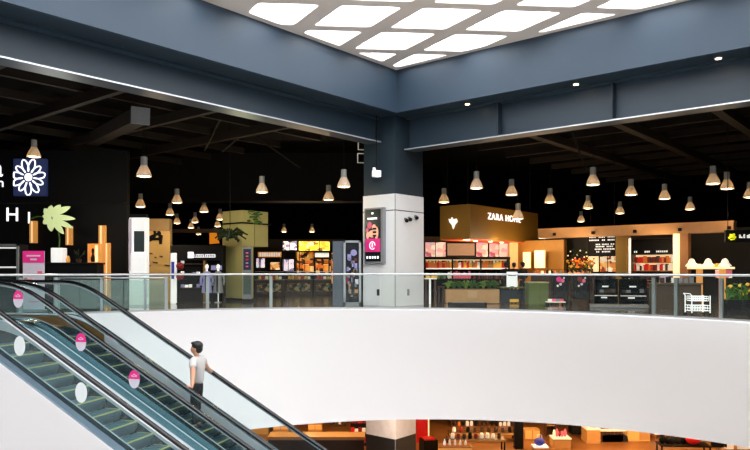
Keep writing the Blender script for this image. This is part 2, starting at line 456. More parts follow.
# a square duct in the left ceiling
p = Vector((px(140, 20), 20, zz(116, 20))); q = Vector((px(92, 26), 26, zz(140, 26)))
t = thing('air_duct', 'brown metal air duct end hanging in the dark left ceiling', 'duct', (0, 0, 0))
MB().tube([p, q], 0, sec=[(-.22, -.2), (.22, -.2), (.22, .2), (-.22, .2)]).build('duct_run', M_BROWNB, t)
MB().tube([p+(p-q).normalized()*0.1, p], 0, sec=[(-.26, -.24), (.26, -.24), (.26, .24), (-.26, .24)]).build('duct_collar', M_GREY, t)
for a in (p*0.9+q*0.1, p*0.2+q*0.8): MB().cyl(a.x, a.y, a.z+0.2, 6.86, 0.015).build('hanger', M_BROWNB, t)
for i, (x0, y0, x1, y1, Y) in enumerate(((220, 120, 205, 150, 24), (258, 138, 300, 168, 26), (572, 132, 586, 170, 24), (250, 128, 222, 152, 25))):
    a = Vector((px(x0, Y), Y, zz(y0, Y))); b = Vector((px(x1, Y+1), Y+1, zz(y1, Y+1)))
    o = MB().tube([Vector((a.x, a.y, 6.5)), a, b], 0.035).build('ceiling_brace', M_BROWNB)
    tag(o, ('thin slanting brace below the left ceiling, nearest the frame edge', 'long slanting brace below the ceiling left of the column', 'thin slanting brace below the ceiling right of the column', 'short slanting brace beside the long one in the left ceiling')[i], 'brace')
# string of tiny glints in the left ceiling
t = thing('cable_tray', 'cable tray with tiny bright clips in the dark left ceiling', 'cable tray', (0, 0, 0))
a = Vector((px(52, 22), 22, zz(100, 22))); b = Vector((px(128, 24), 24, zz(114, 24)))
MB().tube([a, b], 0, sec=[(-.1, -.03), (.1, -.03), (.1, .03), (-.1, .03)]).build('tray', M_BROWNB, t)
for k in (0, .5, 1, 2.6, 3, 3.6, 5.6, 6.2, 7.4, 8, 9.5):
    c = a.lerp(b, 0.05+0.9*k/10); MB().box(c.x-.05, c.x+.05, c.y-.13, c.y-.1, c.z-.03, c.z+.02).build('clip', M_CHROME, t)
for c in (a, b): MB().cyl(c.x, c.y, c.z, 6.86, 0.012).build('hanger', M_BROWNB, t)

# ---------------------------------------------------------------- balcony railing
t = thing('balcony_railing', 'curved glass railing with steel handrail along the edge of the white balcony', 'railing', (RC.x, RC.y, 0.03))
T0, T1 = R(8), R(143)
def rpt(th, r, z): return (r*math.cos(th), r*math.sin(th), z)
n = 90
MB().tube([rpt(T0+(T1-T0)*k/n, RAD+0.12, 1.07) for k in range(n+1)], 0.032).build('handrail', M_STEEL, t, True)
MB().tube([rpt(T0+(T1-T0)*k/n, RAD+0.12, 0.05) for k in range(n+1)], 0, sec=[(-.03, -.05), (.03, -.05), (.03, .0), (-.03, .0)]).build('base_channel', M_STEEL, t)
npan = 16
for k in range(npan):
    a0 = T0+(T1-T0)*(k+0.012)/npan; a1 = T0+(T1-T0)*(k+0.988)/npan
    bm_ = MB()
    sub = 6
    inner = [rpt(a0+(a1-a0)*j/sub, RAD+0.114, 0.052) for j in range(sub+1)]
    outr = [rpt(a0+(a1-a0)*j/sub, RAD+0.126, 0.052) for j in range(sub+1)]
    bm_.prism(inner+outr[::-1], (0, 0, 0.98))
    bm_.build('glass_panel', M_GLASS, t)
# steel posts where the photo shows them
for x in (22, 57, 167, 208, 271, 652, 674, 719):
    best = min(range(2000), key=lambda k: abs(F*(RC.x+(RAD+0.06)*math.cos(T0+(T1-T0)*k/2000))/(RC.y+(RAD+0.06)*math.sin(T0+(T1-T0)*k/2000))+375-x))
    th = T0+(T1-T0)*best/2000
    M = Matrix.Translation(Vector(rpt(th, RAD+0.17, 0))) @ Matrix.Rotation(th, 4, 'Z')
    MB().box(-0.03, 0.03, -0.045, 0.045, -0.03, 1.0, M).build('post', M_STEEL, t)

# ---------------------------------------------------------------- escalators
PHI = R(-16.5); ED = Vector((math.cos(PHI), math.sin(PHI), 0)); EN = Vector((-math.sin(PHI), math.cos(PHI), 0))
K3 = Vector((-6.49, 15.28, 0))
TAN = math.tan(R(30)); TB = -ZL/TAN         # horizontal run of the slope
def prof(t):
    """height of the nosing line at run t, with eased knees"""
    e = 0.55
    if t < -e: return 0.0
    if t < e: return -TAN*(t+e)**2/(4*e)
    if t < TB-e: return -TAN*t
    if t < TB+e: return ZL + TAN*(TB+e-t)**2/(4*e)
    return ZL
def escalator(name, label, w_far, w_near, stepm, edgem, glassn, glassf, stick, bronze=False):
    """w_*: distance of each handrail from K3 towards the viewer"""
    org = K3 - EN*((w_far+w_near)/2)
    rot = PHI
    T = thing(name, label, 'escalator', org, rot, 'pair of escalators')
    hw = (w_near-w_far)/2
    ts = [-2.6+0.15*k for k in range(int((TB+1.4+2.6)/0.15)+1)]
    def band(y0, y1, d0, d1, t0=-2.6, t1=None):
        t1 = TB+1.4 if t1 is None else t1
        m = MB(); tt = [t for t in ts if t0 <= t <= t1]
        for a, b in zip(tt, tt[1:]):
            za, zb_ = prof(a), prof(b)
            P = [(a, y0, za+d0), (b, y0, zb_+d0), (b, y1, zb_+d0), (a, y1, za+d0), (a, y0, za+d1), (b, y0, zb_+d1), (b, y1, zb_+d1), (a, y1, za+d1)]
            vs = [m.bm.verts.new(p) for p in P]
            for f in ((0, 1, 2, 3), (4, 5, 6, 7), (0, 1, 5, 4), (3, 2, 6, 7)): m.bm.faces.new([vs[i] for i in f])
        bmesh.ops.remove_doubles(m.bm, verts=m.bm.verts[:], dist=1e-4)
        return m
    sec = [(-.045, -.012), (-.03, -.03), (.03, -.03), (.045, -.012), (.045, .012), (.028, .03), (-.028, .03), (-.045, .012)]
    for s in (1, -1):                                  # +1 far side, -1 near side
        y = s*hw
        hp = [(t, y, prof(t)+0.97) for t in ts]
        end0 = [(-2.6-0.42*math.sin(a), y, 0.55+0.42*math.cos(a)) for a in [R(180-15*k) for k in range(0, 12)]]
        end1 = [(TB+1.4+0.42*math.sin(a), y, ZL+0.55+0.42*math.cos(a)) for a in [R(15*k) for k in range(1, 13)]]
        hr = MB().tube(end0+hp+end1, 0, sec=sec).build('handrail', M_RUBBER, T, True)
        band(y-0.02, y+0.02, 0.90, 0.945).build('handrail_guide', M_CHROME, hr)
        # glass panels
        pan = [-2.6+1.2*k for k in range(0, 13)]
        for a, b in zip(pan, pan[1:]):
            if a > TB+1.2: break
            b = min(b, TB+1.4)
            g = band(y-0.006, y+0.006, 0.24, 0.905, a+0.0, b-0.0)
            if not g.bm.faces: continue
            g.build('glass_panel', glassn if s < 0 else glassf, T)
        # decks and skirts
        yi = y-s*0.16
        y0, y1 = min(y-s*0.10, y+s*0.16), max(y-s*0.10, y+s*0.16)
        lo_, hi_ = (y-0.13, y) if s > 0 else (y, y+0.13)
        band(lo_, hi_, 0.20, 0.24).build('inner_deck', M_DECKW if s > 0 else M_RUBBER, T)
        if s < 0: band(hi_, hi_+.02, 0.21, 0.25).build('edge_strip', M_DECKW, T)
        lo_, hi_ = (y, y+0.16) if s > 0 else (y-0.16, y)
        band(lo_, hi_, 0.20, 0.24).build('outer_deck', M_SLATE if s < 0 and not bronze else M_SKIRT, T)
        ys = (y-s*0.13)
        band(ys-0.008, ys+0.008, -0.28, 0.215).build('skirt', M_DECKB, T)
        if s > 0: band(ys-0.016, ys-0.008, 0.06, 0.235, 0.6 if bronze else -2.6).build('steel_skirt', M_DECKW, T)
        if s > 0 and bronze: band(ys-0.02, ys-0.009, 0.0, 0.2, -2.6, 0.75).build('bronze_skirt', M_BRONZE, T)
        yo = y+s*0.16
        band(yo-0.012, yo+0.012, -1.35, 0.20).build('side_cladding', M_TRUSS, T)
    band(-hw-0.14, hw+0.14, -1.38, -1.33).build('underside_cladding', M_TRUSS, T)
    # landing plate
    MB().box(-2.6, -0.35, -hw+0.12, hw-0.12, -0.02, 0.005).build('landing_plate', M_BRONZE, T)
    # steps
    kn = int(TB/0.3464)
    for k in range(kn):
        a = 0.3464*k+0.05; z = prof(a+0.17)-0.02
        m = MB(); yy = hw-0.125
        # tread with ribs and curved riser
        m.box(a-0.02, a+0.335, -yy, yy, z-0.03, z)
        pr = [(a+0.335, 0, z), (a+0.338, 0, z-0.05), (a+0.325, 0, z-0.11), (a+0.30, 0, z-0.16), (a+0.27, 0, z-0.21), (a+0.25, 0, z-0.21), (a+0.29, 0, z-0.11), (a+0.31, 0, z-0.03)]
        m.prism([(p[0], -yy, p[2]) for p in pr], (0, 2*yy, 0))
        for r in range(9): m.box(a-0.01, a+0.30, -yy+0.06+r*(2*yy-0.12)/8-0.008, -yy+0.06+r*(2*yy-0.12)/8+0.008, z, z+0.004)
        st = m.build('step', stepm, T)
        e = MB(); e.box(a+0.312, a+0.341, -yy, yy, z-0.012, z+0.006); e.box(a, a+0.32, yy-0.035, yy, z, z+0.006); e.box(a, a+0.32, -yy, -yy+0.035, z, z+0.006)
        e.build('step_edge', edgem, st)
    # stickers on the near or far glass
    for (sx, sy, side, pinkish, lab) in stick:
        y = side*hw
        # run t where the glass passes under that column of the photo
        best = min((abs(F*(org+ED*(t*0.01)+EN*y).x/(org+ED*(t*0.01)+EN*y).y+375-sx), t*0.01) for t in range(-260, 1100))[1]
        P = org+ED*best+EN*y; z = zz(sy, P.y)
        el = lambda a, rx=0.118, rz=0.172: (best+rx*math.cos(a), z+rz*math.sin(a))
        yf = y-0.010
        if pinkish:
            up = [el(R(180*k/16)) for k in range(17)]
            lo = [el(R(180+180*k/16)) for k in range(17)]
            s1 = MB().prism([(p[0], yf, p[1]) for p in lo], (0, -0.003, 0)).build('round_sticker', M_PALE, T)
            s1['label'] = lab
            MB().prism([(p[0], yf, p[1]) for p in up], (0, -0.003, 0)).build('pink_half', M_PINK, s1)
            m = MB()
            for dx, dz, ww, hh in ((-.045, .05, .03, .025), (0, .075, .035, .02), (.04, .05, .03, .03), (-.01, .035, .05, .012)):
                m.box(best+dx-ww/2, best+dx+ww/2, yf-0.006, yf-0.0035, z+dz-hh/2+.01, z+dz+hh/2+.01)
            m.build('white_mark', M_PALE, s1)
        else:
            o = MB().prism([(p[0], yf, p[1]) for p in [el(R(360*k/32)) for k in range(32)]], (0, -0.003, 0)).build('round_sticker', M_STICKB, T)
            o['label'] = lab
    return T, hw, org
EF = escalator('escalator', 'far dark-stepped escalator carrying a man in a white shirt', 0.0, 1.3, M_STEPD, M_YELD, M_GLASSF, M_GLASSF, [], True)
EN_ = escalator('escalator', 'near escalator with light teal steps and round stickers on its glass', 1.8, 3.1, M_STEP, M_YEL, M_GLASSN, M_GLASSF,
    [(18.5, 299, 1, True, 'topmost pink and white round sticker'), (81.5, 342, 1, True, 'middle pink and white round sticker'), (134.5, 379, 1, True, 'lowest pink and white round sticker'),
     (20, 346, -1, False, 'upper plain white round sticker'), (81.5, 392.5, -1, False, 'lower plain white round sticker')])
# deck between the two escalators
def gap_deck():
    t = bpy.data.objects.new('infill_deck', None); COL.objects.link(t); t.parent = EN_[0]
    t.location = (0, (3.1+1.8)/2-1.55, 0)
    m = MB(); tt = [-2.6+0.15*k for k in range(int((TB+4)/0.15)+1)]
    vs = [[m.bm.verts.new((a, y, prof(a)+d)) for y, d in ((-.088, .14), (.088, .14), (.088, .18), (-.088, .18))] for a in tt]
    for a, b in zip(vs, vs[1:]):
        for k in range(4): m.bm.faces.new((a[k], a[(k+1) % 4], b[(k+1) % 4], b[k]))
    m.build('cover', M_SKIRT, t)
    b = MB(); b.box(-2.6, 0.2, -.085, .085, 0.18, 0.2); b.build('bronze_cover', M_BRONZE, t)['label'] = 'bronze cover plate at the top'
gap_deck()
# landing that carries the escalator heads
pts = [K3+EN*0.4-ED*0.35, K3-EN*3.5-ED*0.35]
far = [K3-EN*3.5-ED*6.0, K3+EN*0.4-ED*6.0]
struct(MB().prism([Vector((p.x, p.y, -0.5)) for p in pts+far], (0, 0, 0.479)).build('floor_landing', M_BULK))

# ---------------------------------------------------------------- people
def skinned(name, nodes, edges, root, m, parent, sub=2, rot=None):
    names = list(nodes)
    me = bpy.data.meshes.new(name)
    me.from_pydata([nodes[k][:3] for k in names], [(names.index(a), names.index(b)) for a, b in edges], [])
    o = bpy.data.objects.new(name, me); COL.objects.link(o)
    sk = o.modifiers.new('skin', 'SKIN')
    sv = me.skin_vertices[0].data if me.skin_vertices else None
    if sv is None:
        me.attributes.new('skin', 'FLOAT2', 'POINT')
    for k, nm in enumerate(names):
        r = nodes[nm][3]
        rr = r if isinstance(r, tuple) else (r, r)
        sv[k].radius = rr; sv[k].use_root = (nm == root)
    sk.use_smooth_shade = True; sk.branch_smoothing = 0.3
    s = o.modifiers.new('sub', 'SUBSURF'); s.levels = sub; s.render_levels = sub
    em = bpy.data.meshes.new_from_object(o.evaluated_get(bpy.context.evaluated_depsgraph_get()))
    bpy.data.objects.remove(o); bpy.data.meshes.remove(me)
    em.materials.clear(); em.materials.append(m); em.name = name
    for p in em.polygons: p.use_smooth = True
    return link(name, em, parent)
def person(label, loc, rot, shirt, trous, arms, head_turn=0.0, group=None, long_sleeve=False, scale=1.0):
    """local +x is forward, +y the figure's left; arms: {side: (elbow, wrist, hand direction)}"""
    T = thing('person', label, 'person', loc, rot, group); T.scale = (scale,)*3
    ch, sh = math.cos(head_turn), math.sin(head_turn)
    def hd(x, y, z): return (0.015+x*ch-y*sh, x*sh+y*ch, z)
    n = {'pelvis': (0, 0, .93, (.10, .075)), 'waist': (0, 0, 1.08, (.10, .075)), 'chest': (0.01, 0, 1.27, (.125, .085)), 'neckb': (0.01, 0, 1.43, (.05, .048)),
         'neck': (0.01, 0, 1.48, .052), 'jaw': (*hd(.03, 0, 1.535), .070), 'face': (*hd(.02, 0, 1.60), (.088, .098)), 'crown': (*hd(0, 0, 1.67), (.082, .095)),
         'nose': (*hd(.115, 0, 1.585), .012), 'earl': (*hd(0, .083, 1.59), .016), 'earr': (*hd(0, -.083, 1.59), .016)}
    e = [('pelvis', 'waist'), ('waist', 'chest'), ('chest', 'neckb'), ('neckb', 'neck'), ('neck', 'jaw'), ('jaw', 'face'), ('face', 'crown'), ('face', 'nose'), ('face', 'earl'), ('face', 'earr')]
    sl = {'pelvis': (0, 0, .865, (.170, .128)), 'waist': (0, 0, 1.08, (.162, .118)), 'chest': (0, 0, 1.27, (.178, .128)), 'neckb': (0, 0, 1.44, (.085, .08))}
    se = [('pelvis', 'waist'), ('waist', 'chest'), ('chest', 'neckb')]
    tr = {'pelvis': (0, 0, .96, (.138, .10)), 'hip': (0, 0, .87, (.14, .11))}
    te = [('pelvis', 'hip')]
    fing = []
    for s, sg in (('l', 1), ('r', -1)):
        el, wr, hdir = arms[s]; el, wr, hv = Vector(el), Vector(wr), Vector(hdir).normalized()
        shd = Vector((0, sg*.175, 1.39))
        hand = wr+hv*.085
        n['sh'+s] = (*shd, .062); n['el'+s] = (*el, .048); n['wr'+s] = (*wr, .034); n['pa'+s] = (*(wr+hv*.045), (.036, .02)); n['kn'+s] = (*hand, (.04, .018))
        e += [('chest', 'sh'+s), ('sh'+s, 'el'+s), ('el'+s, 'wr'+s), ('wr'+s, 'pa'+s), ('pa'+s, 'kn'+s)]
        side = hv.cross(Vector((0, 0, 1))); side = side.normalized() if side.length > 0.1 else Vector((1, 0, 0))
        dn = Vector((0, 0, -1)) if abs(hv.z) < 0.8 else Vector((0, -sg, 0))
        for f, (o_f, ln) in enumerate(((-.028, .062), (-.009, .072), (.01, .067), (.028, .052))):
            a = hand+side*o_f; b = a+hv*ln*.55+dn*ln*.2; c = b+hv*ln*.25+dn*ln*.4
            n['f%d%s0' % (f, s)] = (*a, .010); n['f%d%s1' % (f, s)] = (*b, .009); n['f%d%s2' % (f, s)] = (*c, .008)
            e += [('kn'+s, 'f%d%s0' % (f, s)), ('f%d%s0' % (f, s), 'f%d%s1' % (f, s)), ('f%d%s1' % (f, s), 'f%d%s2' % (f, s))]
        a = wr+hv*.05-side*.035; b = a+hv*.03-side*.02+dn*.02
        n['t%s0' % s] = (*a, .011); n['t%s1' % s] = (*b, .009)
        e += [('pa'+s, 't%s0' % s), ('t%s0' % s, 't%s1' % s)]
        # sleeves
        k = 0.95 if long_sleeve else 0.62
        sl['sh'+s] = (*shd, .085); se.append(('chest', 'sh'+s))
        q = shd+(el-shd)*(1 if long_sleeve else k); sl['sv'+s] = (*q, .074 if not long_sleeve else .058); se.append(('sh'+s, 'sv'+s))
        if long_sleeve:
            q2 = el+(wr-el)*.95; sl['sw'+s] = (*q2, .042); se.append(('sv'+s, 'sw'+s))
        # legs
        fx = .0 if s == 'l' else .03
        n['hp'+s] = (0, sg*.08, .82, .06); n['kne'+s] = (.02+fx, sg*.095, .48, .045); n['an'+s] = (-.02+fx, sg*.10, .09, .036); n['to'+s] = (.12+fx, sg*.115, .04, (.03, .02))
        e += [('pelvis', 'hp'+s), ('hp'+s, 'kne'+s), ('kne'+s, 'an'+s), ('an'+s, 'to'+s)]
        tr['hp'+s] = (0, sg*.085, .82, .098); tr['kne'+s] = (.02+fx, sg*.095, .48, .072); tr['an'+s] = (-.015+fx, sg*.10, .10, .058)
        te += [('hip', 'hp'+s), ('hp'+s, 'kne'+s), ('kne'+s, 'an'+s)]
    skinned('body', n, e, 'pelvis', M_SKIN, T)
    skinned('shirt', sl, se, 'pelvis', shirt, T)
    skinned('trousers', tr, te, 'pelvis', trous, T)
    for s, sg in (('l', 1), ('r', -1)):
        fx = .0 if s == 'l' else .03
        m = MB(); m.ball((.05+fx, sg*.11, .05), .056, (2.6, 1.0, .95)); m.box(-.08+fx, .17+fx, sg*.11-.042, sg*.11+.042, 0, .02, bev=.008)
        m.build('shoe', M_SHOE, T, True)
    # hair: cap over crown and back of the head
    m = MB()
    m.ball(hd(-.018, 0, 1.66), .113, (1.03, .92, .82), 20, 14)
    m.ball(hd(-.045, 0, 1.60), .102, (.75, .90, .95), 18, 12)
    m.ball(hd(.05, 0, 1.71), .055, (1.0, 1.4, .6), 14, 8)
    m.build('hair', M_HAIR, T, True)
    m = MB()
    for sg in (1, -1): m.ball(hd(.098, sg*.032, 1.607), .009, u=8, v=6)
    m.build('eye', M_HAIR, T)
    MB().ball(hd(.10, 0, 1.548), .02, (.35, 1.0, .3), 10, 6).build('mouth', mat('lip', '#8a4a40', 0.5), T)
    return T
# the man on the far escalator
tp = 0.3464*9+0.05+0.16
zt = prof(0.3464*9+0.05+0.17)-0.02
pm = K3-EN*0.66+ED*(tp-.05)
rail = prof(tp)-zt+0.97                     # rail height above his step
man = person('man in white shirt and black trousers riding the far escalator up', (pm.x, pm.y, zt+0.005), PHI+math.pi, M_SHIRT, M_TROUS,
    {'l': ((-.13, .36, 1.14), (-.24, .585, rail-.14+.075), (.85, .25, .35)), 'r': ((-.02, -.34, 1.17), (.0, -.57, rail+.065), (.85, -.25, .35))}, head_turn=R(18))

# ---------------------------------------------------------------- pendant lamps
PEND = [(144, 176.5), (177, 203), (140.5, 207), (204, 212), (170, 215), (177, 223.5), (195, 222.5), (191, 228), (198.5, 234.5), (217.6, 226.5), (220, 219.6), (262, 192.5), (284, 232), (312, 232),
        (343.8, 187), (328.5, 200), (444, 202.5), (476.5, 188.5), (511.5, 195), (593, 185), (631, 195), (664.5, 199), (690, 209.5), (713, 184), (727, 189), (749.5, 197.5), (550, 202.5), (588, 208.5), (620, 213.5), (581, 221.6), (518, 219), (34, 156)]
PW = ['first bell lamp above the left gallery, large and low', 'bell lamp above the tan wall panel, middle of its cluster', 'bell lamp right above the white totem', 'bell lamp above the black shop front, rightmost of its row', 'small bell lamp left of the one above the tan panel', 'small bell lamp below the tan panel cluster', 'small bell lamp near the black shop sign, upper', 'small bell lamp near the black shop sign, middle', 'small bell lamp near the black shop sign, lowest', 'bell lamp just left of the olive pillar, lower', 'bell lamp just left of the olive pillar, upper', 'bell lamp hanging alone above the olive pillar', 'distant tiny bell lamp above the white menu board', 'distant tiny bell lamp above the yellow menu board', 'large bell lamp left of the dark column', 'bell lamp behind the large one left of the dark column',
      'bell lamp right beside the white column cladding', 'bell lamp above the logo side of the gold sign box', 'bell lamp above the lettered side of the gold sign box', 'bell lamp high above the shelves, left of the wide gap', 'bell lamp above the gold pillar', 'bell lamp above the red goods shelf', 'low bell lamp above the bright right pillar', 'largest bell lamp of the close pair at right', 'right bell lamp of the close pair at right', 'bell lamp cut by the right edge of the picture', 'bell lamp right of the gold sign box', 'bell lamp behind and below the one right of the gold sign', 'small bell lamp left of the gold pillar', 'smallest bell lamp above the tan header beam', 'bell lamp hanging in front of the gold sign lettering', 'bell lamp above the blue flower sign']
def pendant(loc, label):
    t = thing('pendant_lamp', label, 'lamp', loc, 0, 'bell-shaped pendant lamps')
    prof_ = [(.225, 0.0), (.222, .04), (.205, .10), (.175, .18), (.135, .26), (.10, .33), (.092, .345)]
    MB().lathe(prof_+[(r-.012, z) for r, z in prof_[::-1]], seg=28).build('lamp_shade', M_SHADE, t, True)
    MB().cyl(0, 0, .34, .60, .10, .095).build('lamp_can', M_CAN, t)
    MB().cyl(0, 0, .60, 6.86-loc[2], .009, seg=6).build('cord', M_BLACK, t)
    MB().ball((0, 0, .03), .19, (1, 1, .25)).build('bulb_diffuser', M_LAMPGLOW, t, True)
    return t
lamp0 = None
for (x, y), lab in zip(PEND, PW):
    zh = 4.1
    Y = F*(zh-EYE)/(HZ-y)
    if (x, y) == (518, 219): Y, = (27.0,); zh = zz(219, Y)
    if (x, y) == (34, 156): Y = 24.0; zh = zz(157, Y)
    loc = (px(x, Y), Y, zh)
    if zh != 4.1: pendant(loc, lab)
    elif lamp0 is None: lamp0 = pendant(loc, lab)
    else: dup(lamp0, loc, 0, lab)

# ---------------------------------------------------------------- fittings on the column
def on_left_face(d, z, out=0.0):  return CC + V*d - U*(out+0.02) + Vector((0, 0, z))
def on_right_face(d, z, out=0.0): return CC + U*d - V*(out+0.02) + Vector((0, 0, z))
# advert screen (local x runs to the right across the left face)
rotf = math.atan2(-V.y, -V.x)
t = thing('advert_screen', 'tall lit advert screen in grey frame on the white column', 'screen', on_left_face(1.24, 1.46), rotf)
W_, H_ = 0.86, 1.92
MB().box(0, W_, -0.14, 0, 0, H_, bev=.01).build('frame', M_GREY, t)
scr = MB().box(.05, W_-.12, -0.15, -0.139, .07, H_-.05).build('display', M_DSCREEN, t)
def patch(m, x0, x1, z0, z1, par=scr, name='picture', y=-0.156): return MB().box(x0, x1, y, -0.149, z0, z1).build(name, m, par)
patch(M_PINK, .06, W_-.13, .40, .86)
m = MB(); m.tube([(.38+.12*math.cos(R(20*k)), -.157, .62+.13*math.sin(R(20*k))) for k in range(17)], .012, 6); m.box(.36, .40, -.162, -.154, .56, .7); m.build('round_mark', M_LETTER, scr)
peach = mat('peach_picture', '#e9a88c', 0.5, emit=0.8)
m = MB(); m.ball((.45, -.15, 1.24), .1, (.9, .08, 1.1)); m.ball((.36, -.15, 1.02), .14, (1.2, .06, .9)); m.ball((.56, -.15, 1.05), .1, (.8, .06, 2.2)); m.ball((.16, -.15, .98), .08, (.8, .06, 1.6)); m.build('figure_picture', peach, scr, True)
m = MB(); m.ball((.25, -.15, 1.32), .09, (1.2, .06, 1.3)); m.ball((.14, -.15, 1.15), .06, (1, .06, 1.4)); m.build('pink_picture', M_PINKP, scr, True)
m = MB()
for k in range(3): m.box(.40, .56, -.165, -.154, .92+k*.12, .99+k*.12)
m.build('dark_lettering', M_BLACK, scr)
m = MB()
for k in range(8): m.box(.16+k*.055, .195+k*.055, -.157, -.149, 1.52, 1.58)
m.box(.34, .42, -.157, -.149, 1.70, 1.76)
for k in range(5): m.box(.12+k*.12, .18+k*.12, -.157, -.149, .17, .25)
m.build('white_lettering', M_LETTER, scr)
# cameras on the right face
for d, z, lab in ((.52, 2.93, 'left black camera under the seam on the right column face'), (.72, 2.98, 'middle black camera under the seam on the right column face'), (1.10, 3.06, 'right black camera under the seam near the column edge')):
    p = on_right_face(d, z)
    t = thing('security_camera', lab, 'camera', p, math.atan2(U.y, U.x), 'cameras on the white column')
    MB().box(-.04, .04, -.06, 0, .02, .1).build('bracket', M_GREY, t)
    MB().ball((0, -.085, 0), .07, (1, 1, .95)).build('dome', M_BLACK, t, True)
# sockets low on the column
for f, d, z, lab in ((on_left_face, .72, .35, 'small dark socket low on the left column face'), (on_right_face, .7, .35, 'small dark socket low on the right column face')):
    p = f(d, z); rz = rotf if f is on_left_face else math.atan2(U.y, U.x)
    o = MB().box(-.06, .06, -.02, 0, 0, .22, bev=.01).build('wall_socket', M_BLACK if f is on_left_face else M_GREY); o.location = p; o.rotation_euler = (0, 0, rz); tag(o, lab, 'socket')
# floodlight brackets and a hanging box camera at the left of the dark column
for i, (x, y) in enumerate(((361.5, 145), (361, 158))):
    Y = 25.5; p = (px(x, Y), Y, zz(y+5, Y))
    t = thing('floodlight', ('upper', 'lower')[i] + ' small floodlight with pale bracket hanging left of the dark column', 'floodlight', p, R(10), 'floodlights by the column')
    m = MB(); m.tube([(-.13, -.05, .34), (-.13, -.05, 0), (.13, -.05, 0), (.13, -.05, .34), (-.13, -.05, .34)], .02, 6); m.build('bracket', M_WHP, t)
    MB().box(-.09, .09, -.06, .08, .06, .26).build('lamp_body', M_BLACK, t)
    MB().cyl(0, 0.05, .2, 6.86-p[2], .015).build('hanger', M_BLACK, t)
Y = 25.0
p = (px(376.5, Y)-.0, 23.0, zz(177, 23.0)); 
t = thing('box_camera', 'white box-shaped device hanging from the soffit before the dark column', 'camera', (px(376.5, 23.4), 23.4, zz(177, 23.4)), R(35))
MB().box(-.13, .13, -.1, .1, 0, .22, bev=.02).build('housing', M_WHITEL, t); MB().cyl(-.1, 0, .2, .31, .05).build('cap', M_WHITEL, t)
MB().cyl(0, 0, .22, ZS-zz(177, 23.4), .014).build('hanger', M_BLACK, t)
#SHOPS
# ================================================================ shops on the upper floor
def unit(name, label, cat, p0, p1, Y, rot=0.0, group=None, z=0.0):
    X0, w_ = span(p0, p1, Y, rot)
    return thing(name, label, cat, (X0, Y, z), rot, group), w_
def world_of(T, p): return Matrix.Translation(T.location) @ Matrix.Rotation(T.rotation_euler.z, 4, 'Z') @ Vector(p)
def light(name, loc, power, col=(1, .72, .42), r=0.15):
    d = bpy.data.lights.new(name, 'POINT'); d.energy = power*(1.6 if loc[2] > 0 else 1.1); d.color = col; d.shadow_soft_size = r
    o = bpy.data.objects.new(name, d); COL.objects.link(o); o.location = loc; return o
GOODS = {}
def goods_mesh(kind, m, wd, h):
    key = (kind, m.name, round(wd, 2), round(h, 2))
    if key in GOODS: return GOODS[key]
    b = MB()
    if kind == 'box': b.box(-wd/2, wd/2, -wd*.35, wd*.35, 0, h, bev=wd*.06)
    elif kind == 'bottle': b.lathe([(.001, 0), (wd*.45, 0), (wd*.48, h*.05), (wd*.48, h*.6), (wd*.18, h*.78), (wd*.18, h*.97), (.001, h)], seg=12)
    elif kind == 'jar': b.lathe([(.001, 0), (wd*.45, 0), (wd*.5, h*.1), (wd*.5, h*.75), (wd*.38, h*.84), (wd*.42, h*.86), (wd*.42, h), (.001, h)], seg=14)
    elif kind == 'bag': b.ball((0, 0, h*.46), h*.5, (wd/h, .5*wd/h, .92), 12, 8); b.box(-wd*.3, wd*.3, -.015, .015, h*.85, h)
    elif kind == 'fruit': b.ball((0, 0, wd*.48), wd*.5, (1, 1, .95), 12, 8); b.cyl(0, 0, wd*.9, wd*1.0, .01, seg=6)
    o = b.build(kind, m, None, kind in ('bottle', 'jar', 'fruit'))
    GOODS[key] = o.data; COL.objects.unlink(o); bpy.data.objects.remove(o)
    return GOODS[key]
def goods(T, name, cat, label, group, kind, x0, x1, y, z, n, wd, h, mats, jit=.15):
    for k in range(n):
        m = mats[random.randrange(len(mats))]
        hh = h*random.choice((.85, 1.0, 1.0, 1.15)) if jit else h
        o = bpy.data.objects.new(name, goods_mesh(kind, m, wd, hh)); COL.objects.link(o)
        o.location = world_of(T, (x0+(x1-x0)*(k+.5)/n, y, z)); o.rotation_euler = (0, 0, T.rotation_euler.z+random.uniform(-jit, jit))
        tag(o, label, cat, group)
def shelf_unit(T, w_, h, depth, levels, m_body, m_shelf, back=True):
    MB().box(0, .04, 0, depth, 0, h).build('side_panel', m_body, T); MB().box(w_-.04, w_, 0, depth, 0, h).build('side_panel', m_body, T)
    if back: MB().box(.04, w_-.04, depth-.03, depth, 0, h).build('back_panel', m_body, T)
    for z in levels: MB().box(.04, w_-.04, 0, depth-.03, z-.03, z).build('shelf', m_shelf, T)
def table(T, w_, d, h, m_top, m_leg, th=.05):
    MB().box(0, w_, 0, d, h-th, h, bev=.008).build('table_top', m_top, T)
    for x in (.05, w_-.05):
        for y in (.05, d-.05): MB().box(x-.025, x+.025, y-.025, y+.025, 0, h-th).build('leg', m_leg, T)

